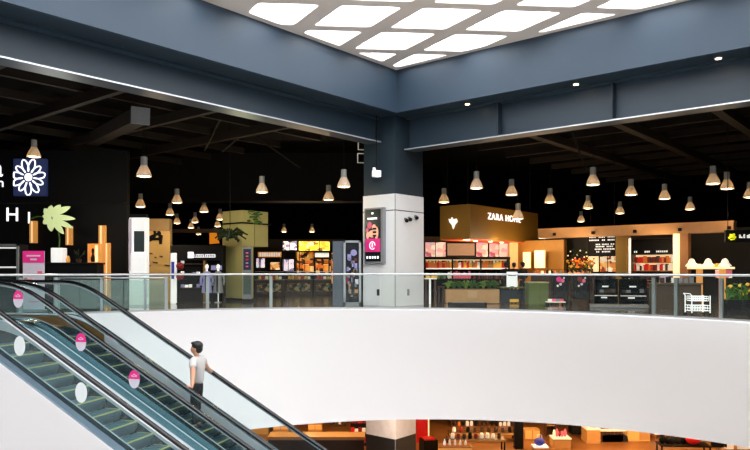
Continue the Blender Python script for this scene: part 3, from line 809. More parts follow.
# ---- far left: restaurant with a dark front
X0, w_ = span(-75, 127, 26, 0)
struct(MB().box(X0, X0+w_, 26, 26.3, 0, 5.75).build('wall_restaurant', M_BLACK))
struct(MB().box(X0, X0+w_, 25.7, 26.0, 3.72, 3.77).build('trim_2', M_BULK))
Y = 25.9
t, w_ = unit('flower_sign', 'square navy lit sign with a white line-drawn flower', 'sign', 14.5, 47, Y, z=zz(196, Y))
hS = zz(159, Y)-zz(196, Y)
MB().box(0, w_, -.10, .1, 0, hS, bev=.015).build('light_box', M_SIGNBLUE, t)
cx, cz = w_*.47, hS*.5
for k in range(11):
    a0 = R(360/11*k+8); ln = (.60, .52, .62)[k % 3]; off = .12
    pts = []
    for j in range(13):
        b = R(-150+300*j/12)
        r_ = off+ln*.5+ln*.42*math.cos(b); s_ = ln*.19*math.sin(b)
        pts.append((cx+r_*math.cos(a0)-s_*math.sin(a0), -.11, cz+r_*math.sin(a0)+s_*math.cos(a0)))
    pts = [(min(max(p[0], .03), w_-.03), p[1], min(max(p[2], .03), hS-.03)) for p in pts]
    MB().tube(pts, .026, 6).build('petal', M_LETTER, t)
MB().ball((cx, -.10, cz), .15, (1, .3, 1)).build('flower_centre', M_LETTER, t, True)
t = thing('restaurant_letters', 'large white lit wall letters H and I of the dark restaurant', 'lettering', (px(11, Y), 25.992, zz(215, Y)))
letters('H', .74, M_LETTER, t, (0, 0, 0), 'letter'); letters('I', .62, M_LETTER, t, (px(27.8, Y)-px(11, Y), 0, -.12), 'letter')
t = thing('restaurant_letters', 'partly cut white lit letters at the left edge beside the flower sign', 'lettering', (px(0, Y), 25.992, zz(168, Y)))
letters('a', 1.0, M_LETTER, t, (-.14, 0, 0), 'letter'); letters('n', .5, M_LETTER, t, (-.02, 0, -.55), 'letter')
# drink cabinet
t, w_ = unit('drinks_cabinet', 'dark cabinet with pale metal frame at the left picture edge', 'cabinet', -14, 18, 23)
h = zz(244, 23)
MB().box(0, w_, .08, .7, 0, h).build('body', M_BLACK, t)
m = MB(); m.box(0, w_, 0, .08, h-.06, h); m.box(w_-.06, w_, 0, .08, 0, h); m.box(0, .06, 0, .08, 0, h); m.build('frame', M_GREY, t)
for z in (1.95, 1.3, .7): MB().box(.08, w_-.08, .03, .08, z, z+.05).build('lit_shelf_edge', M_WHITEL, t)
# pink banner
t, w_ = unit('banner_stand', 'pink and white roll-up banner standing behind the balcony railing', 'banner', 23, 44.5, 20)
h = zz(251, 20)
MB().box(-.03, w_+.03, -.12, .12, 0, .09, bev=.02).build('base', M_STEEL, t)
pn = MB().box(0, w_, -.012, .012, .09, h).build('banner_sheet', M_PALE, t)
MB().box(0, w_, -.02, -.0125, h-.34, h).build('pink_header', M_PINK, pn)
m = MB(); m.box(w_*.18, w_*.82, -.026, -.0205, h-.16, h-.12); m.build('heading_strip', M_PALE, pn)
MB().box(w_*.36, w_*.66, -.026, -.0205, h-.27, h-.22).build('heading_strip', M_PALE, pn)
for x0, x1, z0, z1 in ((.1, .55, 1.18, 1.21), (.68, .9, 1.2, 1.3), (.15, .45, 1.05, 1.07), (.2, .5, .68, .72), (.3, .8, .4, .42)):
    MB().box(w_*x0, w_*x1, -.02, -.0125, z0-.1, z1-.1).build('print_mark', M_PINKP, pn)
MB().ball((w_*.15, -.013, .88), .1, (.8, .06, 1.3)).build('green_picture', M_GRP, pn)
# counter with pot and leaf
t, w_ = unit('bar_counter', 'black bar counter in front of the dark restaurant', 'counter', 47, 97, 24)
h = zz(262.5, 24)
MB().box(0, w_, 0, .6, 0, h-.06).build('body', M_BLACK, t); MB().box(-.04, w_+.04, -.05, .65, h-.06, h, bev=.01).build('counter_top', M_BULK, t)
pt = thing('giant_leaf_plant', 'huge pale green lit leaf rising from a white square pot on the bar', 'plant', world_of(t, (.28, .3, h)))
MB().box(-.20, .20, -.2, .2, 0, zz(248, 24.3)-h, bev=.02).build('pot', M_WHITEL, pt)
z0 = .5
stem = [(0, 0, .4), (.02, 0, .8), (.0, -.05, 1.15), (-.12, -.08, 1.45), (-.15, -.08, 1.5)]
MB().tube(stem, .025, 6).build('stem', M_LEAF, pt)
MB().tube([(-.95, -.05, 1.55), (-.7, -.07, 1.62), (-.4, -.07, 1.60), (-.15, -.08, 1.5)], .022, 6).build('stem', M_LEAF, pt)
lf = MB()
for ang, ln, wd, ox, oz in ((78, .40, .24, -.34, 1.62), (48, .52, .24, -.28, 1.64), (22, .74, .22, -.26, 1.68), (-6, .86, .19, -.26, 1.62), (-24, .84, .19, -.24, 1.54), (-50, .66, .21, -.24, 1.50), (-82, .44, .24, -.32, 1.52), (125, .34, .24, -.32, 1.62), (170, .30, .22, -.28, 1.58), (215, .34, .24, -.28, 1.56)):
    a = R(ang); P = []
    for j in range(15):
        u_ = j/14; r_ = ln*u_; hw_ = wd*math.sin(math.pi*min(1, u_*.95+.05))**.7*.5
        P.append((r_, hw_))
    out = [(r_, hw_) for r_, hw_ in P]+[(r_, -hw_) for r_, hw_ in P[::-1]]
    lf.prism([(ox+.05+r_*math.cos(a)-s_*math.sin(a), -.1-.08*r_, oz+r_*math.sin(a)+s_*math.cos(a)) for r_, s_ in out], (0, .02, 0))
lf.build('leaf', M_LEAFP, pt)
light('leaf_fill_light', (px(56, 22.5), 22.6, 3.4), 60, (1, .98, .85))  # fill light added to brighten the leaf, no fitting behind it
pb = thing('potted_plant', 'small dark leafy plant on the bar counter', 'plant', world_of(t, (.98, .3, h)))
MB().cyl(0, 0, 0, .13, .08, .1).build('pot', M_WOODD, pb)
m = MB()
for k in range(9): m.tube([(0, 0, .12), (.09*math.cos(k*2.2), .09*math.sin(k*2.2), .25), (.2*math.cos(k*2.2), .2*math.sin(k*2.2), .3+.02*k)], .018, 5)
m.build('foliage', M_LEAFD, pb)
o = MB().lathe([(.001, 0), (.06, 0), (.07, .1), (.05, .2), (.03, .24), (.001, .24)], seg=14).build('amber_jar', M_AMBER, None, True); o.location = world_of(t, (.62, .25, h)); tag(o, 'small amber jar on the bar beside the white pot', 'jar')
bx = thing('display_case', 'small lit wooden display case with a dark vase on the bar end', 'display case', world_of(t, (1.37, .1, h)))
m = MB(); m.box(0, .38, .28, .3, 0, .66); m.box(0, .02, 0, .3, 0, .66); m.box(.36, .38, 0, .3, 0, .66); m.box(0, .38, 0, .3, .64, .66); m.box(0, .38, 0, .3, 0, .02); m.build('case', M_AMBER, bx)
MB().box(.24, .34, .05, .25, .02, .6).build('lit_strip', M_CREAM, bx)
MB().lathe([(.001, .02), (.06, .02), (.08, .15), (.03, .3), (.05, .42), (.03, .5), (.001, .5)], .13, .14, seg=14).build('vase', M_BLACK, bx, True)
for x0, x1, y0, y1, lab in ((29.5, 36, 221, 243, 'amber lit wall panel below the letter I'), (65.5, 71.5, 226, 245, 'amber lit wall panel right of the giant leaf'), (98.5, 105, 225.5, 300, 'tall amber wooden wall panel right of the display case'), (104.5, 109.5, 243, 300, 'shorter amber wooden wall panel beside the tall one')):
    z0, z1 = max(0, zz(y1, 25.9)), zz(y0, 25.9)
    t, w_ = unit('wall_panel', lab, 'panel', x0, x1, 25.85, 0, 'amber wall panels', z=z0)
    MB().box(0, w_, 0, .14, 0, z1-z0).build('panel_board', M_AMBER, t)
    MB().box(w_*.3, w_*.45, -.02, 0, 0.02, z1-z0-.02).build('panel_rib', M_CREAM, t)

# low glass barrier behind the balcony railing at the escalator landing
t, w_ = unit('landing_barrier', 'low greenish glass barrier with pale rail behind the escalator landing', 'railing', 58, 167, 20.9)
MB().tube([(0, 0, .99), (w_, 0, .99)], .03).build('handrail', M_DECKW, t, True)
for k in range(5): MB().box(w_*k/5+.01, w_*(k+1)/5-.01, -.006, .006, .06, .93).build('glass_panel', M_GLASSG, t)
for x in (.02, w_*.4, w_*.8, w_-.02): MB().box(x-.03, x+.03, -.03, .03, 0, .98).build('post', M_DECKW, t)

# ---- white totem, tan wall, slim totem
t, w_ = unit('white_totem', 'tall white advertising totem with a dark framed picture', 'totem', 128.5, 145.5, 24.5)
h = zz(217.5, 24.5); s_ = 24.5/F
MB().box(0, w_, .08, .4, 0, h).build('body', M_WHITEL, t)
MB().box(0, w_, .05, .3, h, h+.12).build('dark_header', M_BULK, t)
MB().box(0, .1, .0, .08, 1.2, h-.05).build('side_strip', M_PALE, t)
pn = MB().box(.18, w_-.02, 0, .08, zz(252, 24.5), h-.03).build('upper_panel', M_WHITEL, t)
MB().box(.20, w_-.04, -.02, 0, zz(252, 24.5), zz(231, 24.5)).build('dark_picture', mat('dark_green_picture', '#2b3a36', .4), pn)
MB().box(.1, w_-.02, -.05, .08, 0, zz(253.5, 24.5)).build('lower_box', M_WHITEL, t)
X0, w_ = span(146.5, 170, 27, 0)
struct(MB().box(X0, X0+w_, 27, 27.3, 0, zz(219, 27)).build('wall_tan_front', M_TAN))
struct(MB().box(X0, X0+w_, 26.9, 27, zz(231, 27), zz(219, 27)).build('trim_3', mat('brown_gold_board', '#8a6a35', .5)))
t = thing('branch_emblem', 'dark branch shaped emblem mounted on the lit tan wall panel', 'sign', (X0, 26.97, 0))
def at27(x, y): return (px(x, 27)-X0, -.02, zz(y, 27))
for pts in (((149.5, 238), (153, 236), (158, 234), (161, 233)), ((149, 241), (153, 239), (160, 239), (162, 237)), ((155, 231), (155.5, 235), (154, 240)), ((159, 231), (160, 236), (161, 244)), ((157, 234), (162, 236), (161, 244)), ((150, 237), (148.5, 242))):
    MB().tube([at27(*p) for p in pts], .055, 6).build('branch', M_BLACK, t)
for x0, x1, y in ((149, 153, 253), (155, 157, 257), (160, 163, 256), (153, 158, 262), (147, 151, 265), (165, 170, 265)):
    MB().tube([at27(x0, y), at27(x1, y+.8)], .022, 6).build('small_mark', M_BLACK, t)
light('tan_wall_light', (px(158, 26), 25.6, 2.9), 45)
light('olive_pillar_fill', (px(243, 24), 24.0, 3.4), 90, (1, .95, .6))  # added fill in front of the olive pillar, without a fitting
t, w_ = unit('slim_totem', 'slim white and blue lit totem beside the tan wall', 'totem', 170.5, 176, 25.5)
MB().box(0, w_, 0, .12, 0, zz(253, 25.5), bev=.01).build('body', M_WHITEL, t); MB().box(.03, w_-.06, -.012, 0, .9, 1.55).build('blue_print', M_BLP, t)
X0, w_ = span(170, 222, 31, 0)
struct(MB().box(X0, X0+w_, 31, 31.3, zz(232.5, 31), zz(229, 31)).build('trim_4', M_WOODD))

# ---- black shop with a white sign
X0, w_ = span(172, 223, 27, 0)
t, w_ = unit('black_kiosk', 'black shop kiosk with small white logo and lettering on its front', 'kiosk', 172, 222.5, 27)
h = zz(245, 27)
MB().box(0, w_, .5, .6, 0, h-.55).build('back_wall', M_BLACK, t); MB().box(0, w_, 0, .6, h-.6, h).build('header', M_BLACK, t)
MB().box(0, .08, 0, .6, 0, h-.6).build('side_wall', M_BLACK, t); MB().box(w_-.08, w_, 0, .6, 0, h-.6).build('side_wall', M_BLACK, t)
def k27(x): return px(x, 27)-t.location.x
sg = MB().box(k27(188), k27(193.5), -.02, 0, zz(258, 27), zz(252, 27)).build('logo_square', M_LETTER, t)
m = MB()
xx = k27(195)
strip = MB().box(k27(194.5), k27(215.5), -.012, 0, zz(257.5, 27), zz(254.2, 27)).build('sign_strip', M_WHITEL, t)
for k in range(9): MB().box(xx+k*.086, xx+k*.086+.055, -.022, -.0125, zz(256.8, 27), zz(255, 27)+(.03 if k in (0, 4) else 0)).build('letter', M_PURP, strip)
for z in (.55, 1.05, 1.5):
    MB().box(.2, w_*.55, .2, .5, z-.04, z).build('shelf', M_WOODD, t)
    goods(t, 'phone_box', 'box', 'tiny pale boxed product on a shelf of the black kiosk', 'boxes on the black kiosk shelves', 'box', .25, w_*.52, .3, z, 5, .12, .12, [M_WHITEL, M_PURP, M_BULK])
MB().box(w_*.60, w_*.64, .15, .5, 0, h-.6).build('brass_post', M_BRONZE, t)
# mannequins with pale clothes
def mannequin(loc, label, cloth, group, rot=0):
    t = thing('mannequin', label, 'mannequin', loc, rot, group)
    MB().cyl(0, 0, 0, .03, .17).build('base', M_STEEL, t)
    MB().lathe([(.02, .03), (.02, .55), (.15, .6), (.17, .85), (.13, 1.05), (.18, 1.3), (.12, 1.42), (.05, 1.46), (.045, 1.55), (.001, 1.55)], seg=18).build('torso', M_WHITEL, t, True)
    MB().ball((0, 0, 1.66), .1, (.85, 1, 1.2)).build('head', M_WHITEL, t, True)
    m = MB(); m.lathe([(.24, .45), (.2, .85), (.16, 1.05), (.215, 1.32), (.13, 1.43), (.08, 1.46)], seg=20)
    for s in (1, -1): m.tube([(s*.19, 0, 1.36), (s*.27, .02, 1.1), (s*.26, -.05, .8)], .06, 8)
    m.build('coat', cloth, t, True)
    MB().box(-.03, .03, -.235, -.15, .5, 1.35).build('coat_opening', M_BLACK, t)
    return t
for x, lab, c in ((205.5, 'mannequin in a pale violet coat in front of the black kiosk', M_PURP), (217, 'mannequin in a grey coat beside the violet one at the kiosk', M_GREY)):
    mannequin((px(x, 26), 26.2, 0), lab, c, 'kiosk mannequins').scale = (.82,)*3
t = thing('lit_picture', 'pale lit picture board above the kiosk mannequins', 'picture', (px(211, 26.9), 26.9, zz(270, 26.9)))
MB().box(0, .42, 0, .05, 0, .18).build('picture_sheet', M_PURP, t); MB().box(-.02, .44, .05, .09, -.02, .2).build('frame', M_BLACK, t)
t = thing('red_lantern_stand', 'two round red shapes on a thin pole left of the kiosk', 'decoration', (px(180, 25.2), 25.2, 0))
MB().cyl(0, 0, 0, 1.55, .015).build('pole', M_BLACK, t); MB().cyl(0, 0, 0, .03, .14).build('base', M_BLACK, t)
for z in (1.38, 1.0): MB().ball((0, 0, z), .14, (1, 1, 1)).build('red_ball', M_DRED, t, True)
t, w_ = unit('orange_sign_board', 'slanted orange lit panel above the kiosk beside the olive pillar', 'panel', 209.5, 219, 34)
MB().prism([(0, 0, zz(244, 34)), (w_, 0, zz(243, 34)), (w_*.65, 0, zz(232, 34)), (.0, 0, zz(231, 34))], (0, .1, 0)).build('panel_sheet', M_ORANGE, t)
MB().box(0, w_, .02, .08, 0, zz(243.5, 34)).build('panel_support', M_BLACK, t)

# ---- olive pillar with boxed top
Cp = Vector((px(242, 27), 27, 0))
def mp(o): return Matrix(((U.x, V.x, 0, o.x), (U.y, V.y, 0, o.y), (0, 0, 1, 0), (0, 0, 0, 1)))
Mp = mp(Cp)
_, wr = span(242, 268, 27, RL); _, wl = span(242, 222.5, 27, math.atan2(V.y, V.x)); 
_, wr2 = span(242, 254, 27, RL)
zt_, zb_ = zz(210, 27), zz(246, 27)
t = thing('olive_pillar', 'olive yellow clad pillar with wide boxed top beside the black kiosk', 'pillar', Cp)
def pb(m, a0, a1, b0, b1, z0, z1):
    m.box(a0, a1, b0, b1, z0, z1, Matrix.Translation(-Cp) @ Mp); return m
pb(MB(), .04, wr2, .04, wl, 0, zb_).build('shaft', M_OLIVE, t)
pb(MB(), 0, wr, 0, wl, zb_, zz(223.5, 27)).build('boxed_top', M_OLIVE, t)
pb(MB(), 0, wr, 0, wl, zz(222, 27), zt_).build('boxed_top', M_OLIVE, t)
pb(MB(), -.03, wr+.15, -.03, wl+.05, zz(223.5, 27), zz(222, 27)).build('dark_rail', M_BLACK, t)
pb(MB(), wr*.47, wr*.48, -.01, 0, zb_, zt_).build('panel_joint', M_GREENP, t)
pb(MB(), -.02, wr2+.05, -.02, wl+.02, 0, .12).build('plinth', M_BLACK, t)
# framed poster on the pillar
t, w_ = unit('framed_poster', 'narrow framed blue-black poster standing by the olive pillar', 'poster', 242.5, 252, 26.5)
MB().box(0, w_, 0, .06, 0, .12).build('foot', M_BLACK, t)
MB().box(0, w_, 0, .05, .12, zz(247, 26.5), bev=.008).build('frame', M_GREY, t)
sh = MB().box(.04, w_-.04, -.012, 0, zz(270, 26.5), zz(249, 26.5)).build('poster_sheet', mat('navy_poster', '#1c1b3a', .3, emit=.2), t)
MB().box(.04, w_-.04, -.012, 0, .3, zz(273, 26.5)).build('lower_sheet', mat('grey_green_panel', '#4b5a52', .3), t)
for k in range(5): MB().box(.13, w_-.14, -.02, -.0125, 1.35+k*.13, 1.40+k*.13).build('print_mark', (M_PINKP, M_PURP, M_RED, M_ORP, M_PINKP)[k], sh)
# hanging plant and vine
t = thing('hanging_plant', 'dark bushy hanging plant on the left of the olive pillar', 'plant', (px(230, 26), 26.0, zz(236, 26)))
MB().lathe([(.001, -.1), (.15, -.08), (.22, .08), (.2, .08), (.14, -.04), (.001, -.06)], seg=16).build('hanging_bowl', M_BLACK, t, True)
m = MB()
for k in range(46):
    a = k*2.39996; r_ = .25+.45*random.random(); h_ = random.uniform(-.05, .35); d_ = random.uniform(-.55, .1)
    m.tube([(0, 0, .05), (r_*.5*math.cos(a), r_*.5*math.sin(a), h_), (r_*math.cos(a), r_*.8*math.sin(a), h_+d_*.6)], .03, 4)
m.build('foliage', M_LEAFD, t)
MB().cyl(0, 0, .0, 6.86-t.location.z, .012, seg=6).build('cord', M_BLACK, t)
t = thing('climbing_vine', 'green vine trailing over the top of the olive pillar', 'plant', world_of(thing_ := t, (0, 0, 0)))
t.location = Cp + U*.55 - V*.05 + Vector((0, 0, zz(214, 27)))
m = MB()
for k in range(26):
    a = random.uniform(0, 6.28); x_ = random.uniform(-.3, .35); z_ = random.uniform(-.35, .15)
    p = U*x_ - V*random.uniform(.01, .08); m.ball((p.x, p.y, z_), .06, (1.2, .5, .6), 7, 5)
m.build('foliage', M_LEAF, t)
MB().tube([tuple(U*a+Vector((0, 0, b))) for a, b in ((-.3, .1), (-.1, .0), (.1, .05), (.35, -.15))], .012, 5).build('stem', M_LEAFD, t)

# ---- food court in the middle distance
X0, w_ = span(252, 346, 41, 0)
struct(MB().box(X0, X0+w_, 41, 41.3, 0, 3.1).build('wall_food_court', mat('dark_brown_wall', '#1a110b', .7)))
Y = 37
t, w_ = unit('lit_sign', 'narrow pink-white lit sign strip right of the olive pillar', 'sign', 258, 281, 34)
MB().box(0, w_, 0, .12, zz(257, 34), zz(252, 34)).build('light_box', M_AMBER, t)
for k in range(9): MB().box(.08+k*.115, .15+k*.115, -.02, 0, zz(256.3, 34), zz(252.8, 34)).build('letter', M_WHITEL, t)
for x in (.05, w_-.05): MB().box(x-.02, x+.02, .02, .1, 0, zz(257, 34)).build('sign_post', M_BLACK, t)
mos_w = mosaic('white_menu_print', ['#e9e6ff', '#d9c8e6', '#ffffff', '#8c7fa8', '#f4efff', '#5a4a60'], .9, 5, 7)
mos_y = mosaic('yellow_menu_print', ['#f2d21a', '#ffe94a', '#d9a514', '#fff3a0', '#7a5a10', '#f7e030'], .9, 4, 6)
mos_o = mosaic('orange_food_display', ['#c4621a', '#f0a040', '#5a2a10', '#e88428', '#2a1408', '#ffd890'], .7, 5, 6)
mos_p = mosaic('pink_goods_poster', ['#f4d0b8', '#e8a8a0', '#fff4e4', '#d8a890', '#b05868', '#ffe6c8', '#b8a0c8'], .9, 4, 5)
mos_o2 = mosaic('warm_goods_print', ['#d8a060', '#f0c890', '#7a3a18', '#c87830', '#fff0d0', '#a03c20'], .8, 4, 6)
mos_f = mosaic('counter_front_reflections', ['#3a2a1a', '#6a4a24', '#8a8a70', '#22201c', '#a88848', '#1a1612', '#55604c', '#2a2018'], .35, 9, 9)  # blurred reflections in the counter glass, painted as colour patches
def board(label, x0, x1, y0, y1, Y, m, group=None, rot=0, name='menu_board', cat='menu board', post=True, strips=2):
    t, w_ = unit(name, label, cat, x0, x1, Y, rot, group)
    MB().box(0, w_, .01, .1, zz(y1, Y), zz(y0, Y)).build('board_case', M_BLACK, t)
    k = max(1, strips)
    for i in range(k): MB().box(w_*i/k+.02, w_*(i+1)/k-.02, 0, .01, zz(y1, Y)+.02, zz(y0, Y)-.02).build('lit_print', m, t)
    if post:
        for x in (.04, w_-.04): MB().box(x-.02, x+.02, .03, .09, 0, zz(y1, Y)).build('board_post', M_BLACK, t)
    return t, w_
board('white and violet lit menu board over the food counters', 282.5, 297, 241, 250.5, Y, mos_w)
board('long yellow lit menu board over the food counters', 298.5, 330, 241, 251, Y, mos_y, strips=3)
board('bright white lit strip board below the yellow menu board', 314.5, 329.5, 252.5, 257.5, Y+.5, M_WHITEL, strips=1)
board('pale lit picture window left in the food court', 282.5, 294, 259, 271, Y+1, mos_w, name='picture_window', cat='display')
board('orange glowing display window in the food court centre', 295.5, 314, 251.5, 273, Y+1.2, mos_o, name='display_window', cat='display', strips=2)
board('orange glowing display window right of the centre', 315, 331, 259, 275, Y+1.2, mos_o, name='display_window', cat='display', strips=2)
board('dark framed orange picture window beside the tall glass cabinet', 331, 342.5, 252.5, 284, 30, mos_o, name='display_window', cat='display', strips=1)
board('pale display window behind the framed poster of the olive pillar', 256, 265, 258, 268, 36, mos_w, name='display_window', cat='display', strips=2)
board('cream display window left of the white menu board', 270, 280, 262, 270, 36, mos_o2, name='display_window', cat='display', strips=1)
for i, (x0, x1, Yc) in enumerate(((255, 283, 33), (285, 312, 34), (314, 341, 34))):
    t, w_ = unit('food_counter', ('left glass-fronted food counter right of the olive pillar', 'middle glass-fronted food counter below the white menu board', 'right glass-fronted food counter below the yellow menu board')[i], 'counter', x0, x1, Yc, 0, 'food counters')
    MB().box(0, w_, .05, .7, 0, .75).build('base', M_WOODD, t)
    MB().box(0, w_, 0, .7, .75, .80).build('counter_top', M_GREY, t)
    MB().box(.02, w_-.02, .02, .03, .80, 1.15).build('glass_front', M_GLASSF, t)
    MB().box(0, w_, 0, .35, 1.15, 1.18).build('glass_top', M_STEEL, t)
    MB().box(.1, w_-.1, .02, .05, .2, .6).build('reflection_front', mos_f, t)
    goods(t, 'food_tray', 'food', 'small glowing food portion behind the counter glass', 'food portions in the food counters', 'jar', .1, w_-.1, .3, .80, 7, .14, .16, [M_ORP, M_YELP, M_WHP, M_RED])
for x, y, lab in ((297, 262, 'left'), (322, 262, 'right')):
    light('food_court_light_'+lab, (px(x, 35), 35.2, 2.9), 90)
# tall glass cabinet
t, w_ = unit('glass_cabinet', 'tall grey-framed lit cabinet with dark bottle picture left of the column', 'cabinet', 343.5, 361, 23.8)
h = zz(240.5, 23.8)
m = MB(); m.box(0, .07, 0, .5, 0, h); m.box(w_-.07, w_, 0, .5, 0, h); m.box(0, w_, 0, .5, h-.07, h); m.box(0, w_, 0, .5, 0, .12); m.build('frame', M_STEEL, t)
sh = MB().box(.07, w_-.07, .05, .1, .12, h-.07).build('picture_sheet', mat('night_blue_print', '#10151f', .2, emit=.1), t)
MB().cyl(0, 0, -.01, .01, .11, M=Matrix.Translation((w_*.58, .04, h-.42)) @ Matrix.Rotation(R(90), 4, 'X')).build('round_emblem', M_PURP, sh)
for k in range(26):
    x = random.uniform(.09, w_-.2); z = random.uniform(.3, 1.6)
    MB().box(x, x+random.uniform(.05, .13), .035, .05, z, z+random.uniform(.05, .22)).build('print_mark', random.choice((M_PURP, M_GREY, M_DRED, M_WOOD, M_BULK, M_PALE)), sh)
MB().box(-.38, -.01, .1, .5, 0, h-.02).build('side_wing', mat('grey_wing', '#5c6670', .4), t)

# ---- gold sign kiosk right of the column
Yk = 30.0; Ck = Vector((px(470, Yk), Yk, 0)); Mk = mp(Ck)
_, gl = span(470, 440, Yk, math.atan2(V.y, V.x)); _, gr = span(470, 538, Yk, RL)
zt_, zb_ = zz(204, Yk), zz(238.5, Yk)
t = thing('gold_sign_box', 'large hanging gold sign box with white lettering over the grocery shop', 'sign', Ck)
def gb(m, a0, a1, b0, b1, z0, z1): m.box(a0, a1, b0, b1, z0, z1, Matrix.Translation(-Ck) @ Mk); return m
gb(MB(), .02, gr, .02, gl, zb_+.02, zt_-.01).build('core', M_BLACK, t)
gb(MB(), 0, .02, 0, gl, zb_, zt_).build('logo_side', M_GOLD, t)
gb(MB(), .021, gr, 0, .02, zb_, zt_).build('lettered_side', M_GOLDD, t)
gb(MB(), .05, gr, .05, gl, zb_-.03, zb_+.02).build('red_underside', mat('red_orange_underside', '#d8481c', .5, emit=.8), t)  # glow put in for downlight falling on the red underside
for a, b in ((.6, .5), (1.6, .7), (2.6, .5), (3.8, .6), (5, .6)):
    p = Mk @ Vector((a, b, 0)) - Ck; MB().cyl(p.x, p.y, zb_-.05, zb_-.03, .09).build('downlight', M_LAMPGLOW, t)
for a, b in ((.3, .3), (gr-.3, .3), (.3, gl-.2)):
    p = Mk @ Vector((a, b, 0)) - Ck; MB().cyl(p.x, p.y, zt_-.02, 6.86, .03).build('hanger', M_BLACK, t)
# word on the right face, flower-bird mark on the left face
rzU = math.atan2(U.y, U.x)
def face_x(pxx):   # distance along the right face under that column of the photo
    return span(470, pxx, Yk, RL)[1]
xm = (face_x(487.5)+face_x(521))/2; yb = 218.3
Yl = Yk + U.y*xm; p = U*xm - V*.015
wl_ = face_x(521)-face_x(487.5)
adv = {'Z': .62, 'A': .70, 'R': .68, ' ': .34, 'H': .74, 'O': .80, 'M': .88, 'E': .62}
tot = sum(adv[c] for c in 'ZARA HOME'); run = -tot/2
for ch in 'ZARA HOME':
    cxp = U*((run+adv[ch]/2)*wl_/tot); run += adv[ch]
    if ch != ' ': letters(ch, .42, M_LETTER, t, (p.x+cxp.x, p.y+cxp.y, zz(yb, Yl)), 'letter', sx=wl_/tot/.42*.92, rz=rzU)
# mark
def lf_(pxx, pyy):
    d = span(470, pxx, Yk, math.atan2(V.y, V.x))[1]; q = V*d - U*.03; return (q.x, q.y, zz(pyy, Yk+V.y*d))
pts = [lf_(*p) for p in ((449.3, 218.8), (451.8, 220.2), (452.3, 217.2), (454, 219.8), (457, 218.8), (457.8, 221.8), (455.4, 224.6), (453.8, 229.2), (452.4, 224.8), (450, 222))]
MB().prism(pts, V*0-U*.02).build('bird_mark', M_LETTER, t)
# back wall of the grocery, posters, shelves
X0, w_ = span(424, 545, 36, 0)
struct(MB().box(X0, X0+w_, 36, 36.3, 0, 3.0).build('wall_grocery', mat('tan_grocery_wall', '#5a3a20', .6)))
for x0, x1, lab in ((425, 446, 'pink and white lit goods poster at the left of the grocery'), (476, 488, 'pale lit goods poster under the gold sign box'), (489, 509, 'pink lit goods poster beside the cream pillar')):
    board(lab, x0, x1, 242, 257, 35, mos_p, 'lit posters in the grocery', name='goods_poster', cat='poster', strips=2 if x1-x0 > 15 else 1)
board('large plain tan lit board in the middle of the grocery', 447, 475, 243, 256, 35, mat('plain_tan_lit', '#c89a78', .5, emit=.35), name='wall_board', cat='board', strips=1)
Ys = 32.0
t, w_ = unit('grocery_shelves', 'long dark grocery shelves with rows of bright packs', 'shelf', 424, 510, Ys)
shelf_unit(t, w_, zz(257, Ys), .8, (.45, zz(279, Ys), zz(268.5, Ys)), M_BLACK, M_BULK)
MB().box(0, w_, -.1, .8, zz(259.5, Ys), zz(257, Ys)).build('canopy', M_BLACK, t)
MB().box(.1, w_-.1, -.04, 0, zz(269.2, Ys), zz(268, Ys)).build('lit_shelf_edge', M_WHITEL, t)
MB().box(.1, w_-.1, .3, .34, zz(260.3, Ys), zz(259.6, Ys)).build('lit_shelf_edge', M_CREAM, t)
for x in (.33, .66): MB().box(w_*x-.03, w_*x+.03, -.05, .1, 0, zz(257, Ys)).build('upright', M_BLACK, t)
goods(t, 'grocery_pack', 'package', 'small warm-coloured pack on the upper lit grocery shelf', 'packs on the upper grocery shelf', 'box', .1, w_-.1, .25, zz(268.5, Ys), 30, .13, .3, [M_ORP, M_YELP, M_WHP, M_WOOD, M_ORP, M_RED])
goods(t, 'grocery_jar', 'jar', 'small jar behind the packs on the upper grocery shelf', 'jars on the upper grocery shelf', 'jar', .1, w_-.1, .5, zz(268.5, Ys), 24, .13, .36, [M_YELP, M_WHP, M_ORP])
goods(t, 'pink_pack', 'package', 'pink pack in the middle of the lower grocery shelf', 'pink packs on the lower grocery shelf', 'bag', w_*.28, w_*.55, .2, zz(279, Ys), 9, .16, .32, [M_PINKP, M_PINKP, M_WHP])
goods(t, 'grocery_bag', 'package', 'dark green bag on the left of the lower grocery shelf', 'green bags on the lower grocery shelf', 'bag', .1, w_*.26, .2, zz(279, Ys), 7, .16, .28, [M_GRP, M_LEAF, M_YELP])
goods(t, 'grocery_bottle', 'bottle', 'dark bottle on the right of the lower grocery shelf', 'bottles on the lower grocery shelf', 'bottle', w_*.58, w_-.1, .2, zz(279, Ys), 14, .1, .3, [M_WOODD, M_BLACK, M_DRED])
light('grocery_light', (px(462, 33), 31.2, 2.4), 60); light('grocery_light_2', (px(492, 33), 31.6, 2.4), 50)
# cream pillar beside it
X0, w_ = span(509.5, 518, 33.5, 0)
struct(MB().box(X0, X0+w_, 33.5, 33.9, 0, 3.0).build('pillar_cream', mat('cream_pillar_board', '#d9a868', .5, emit=.25)))
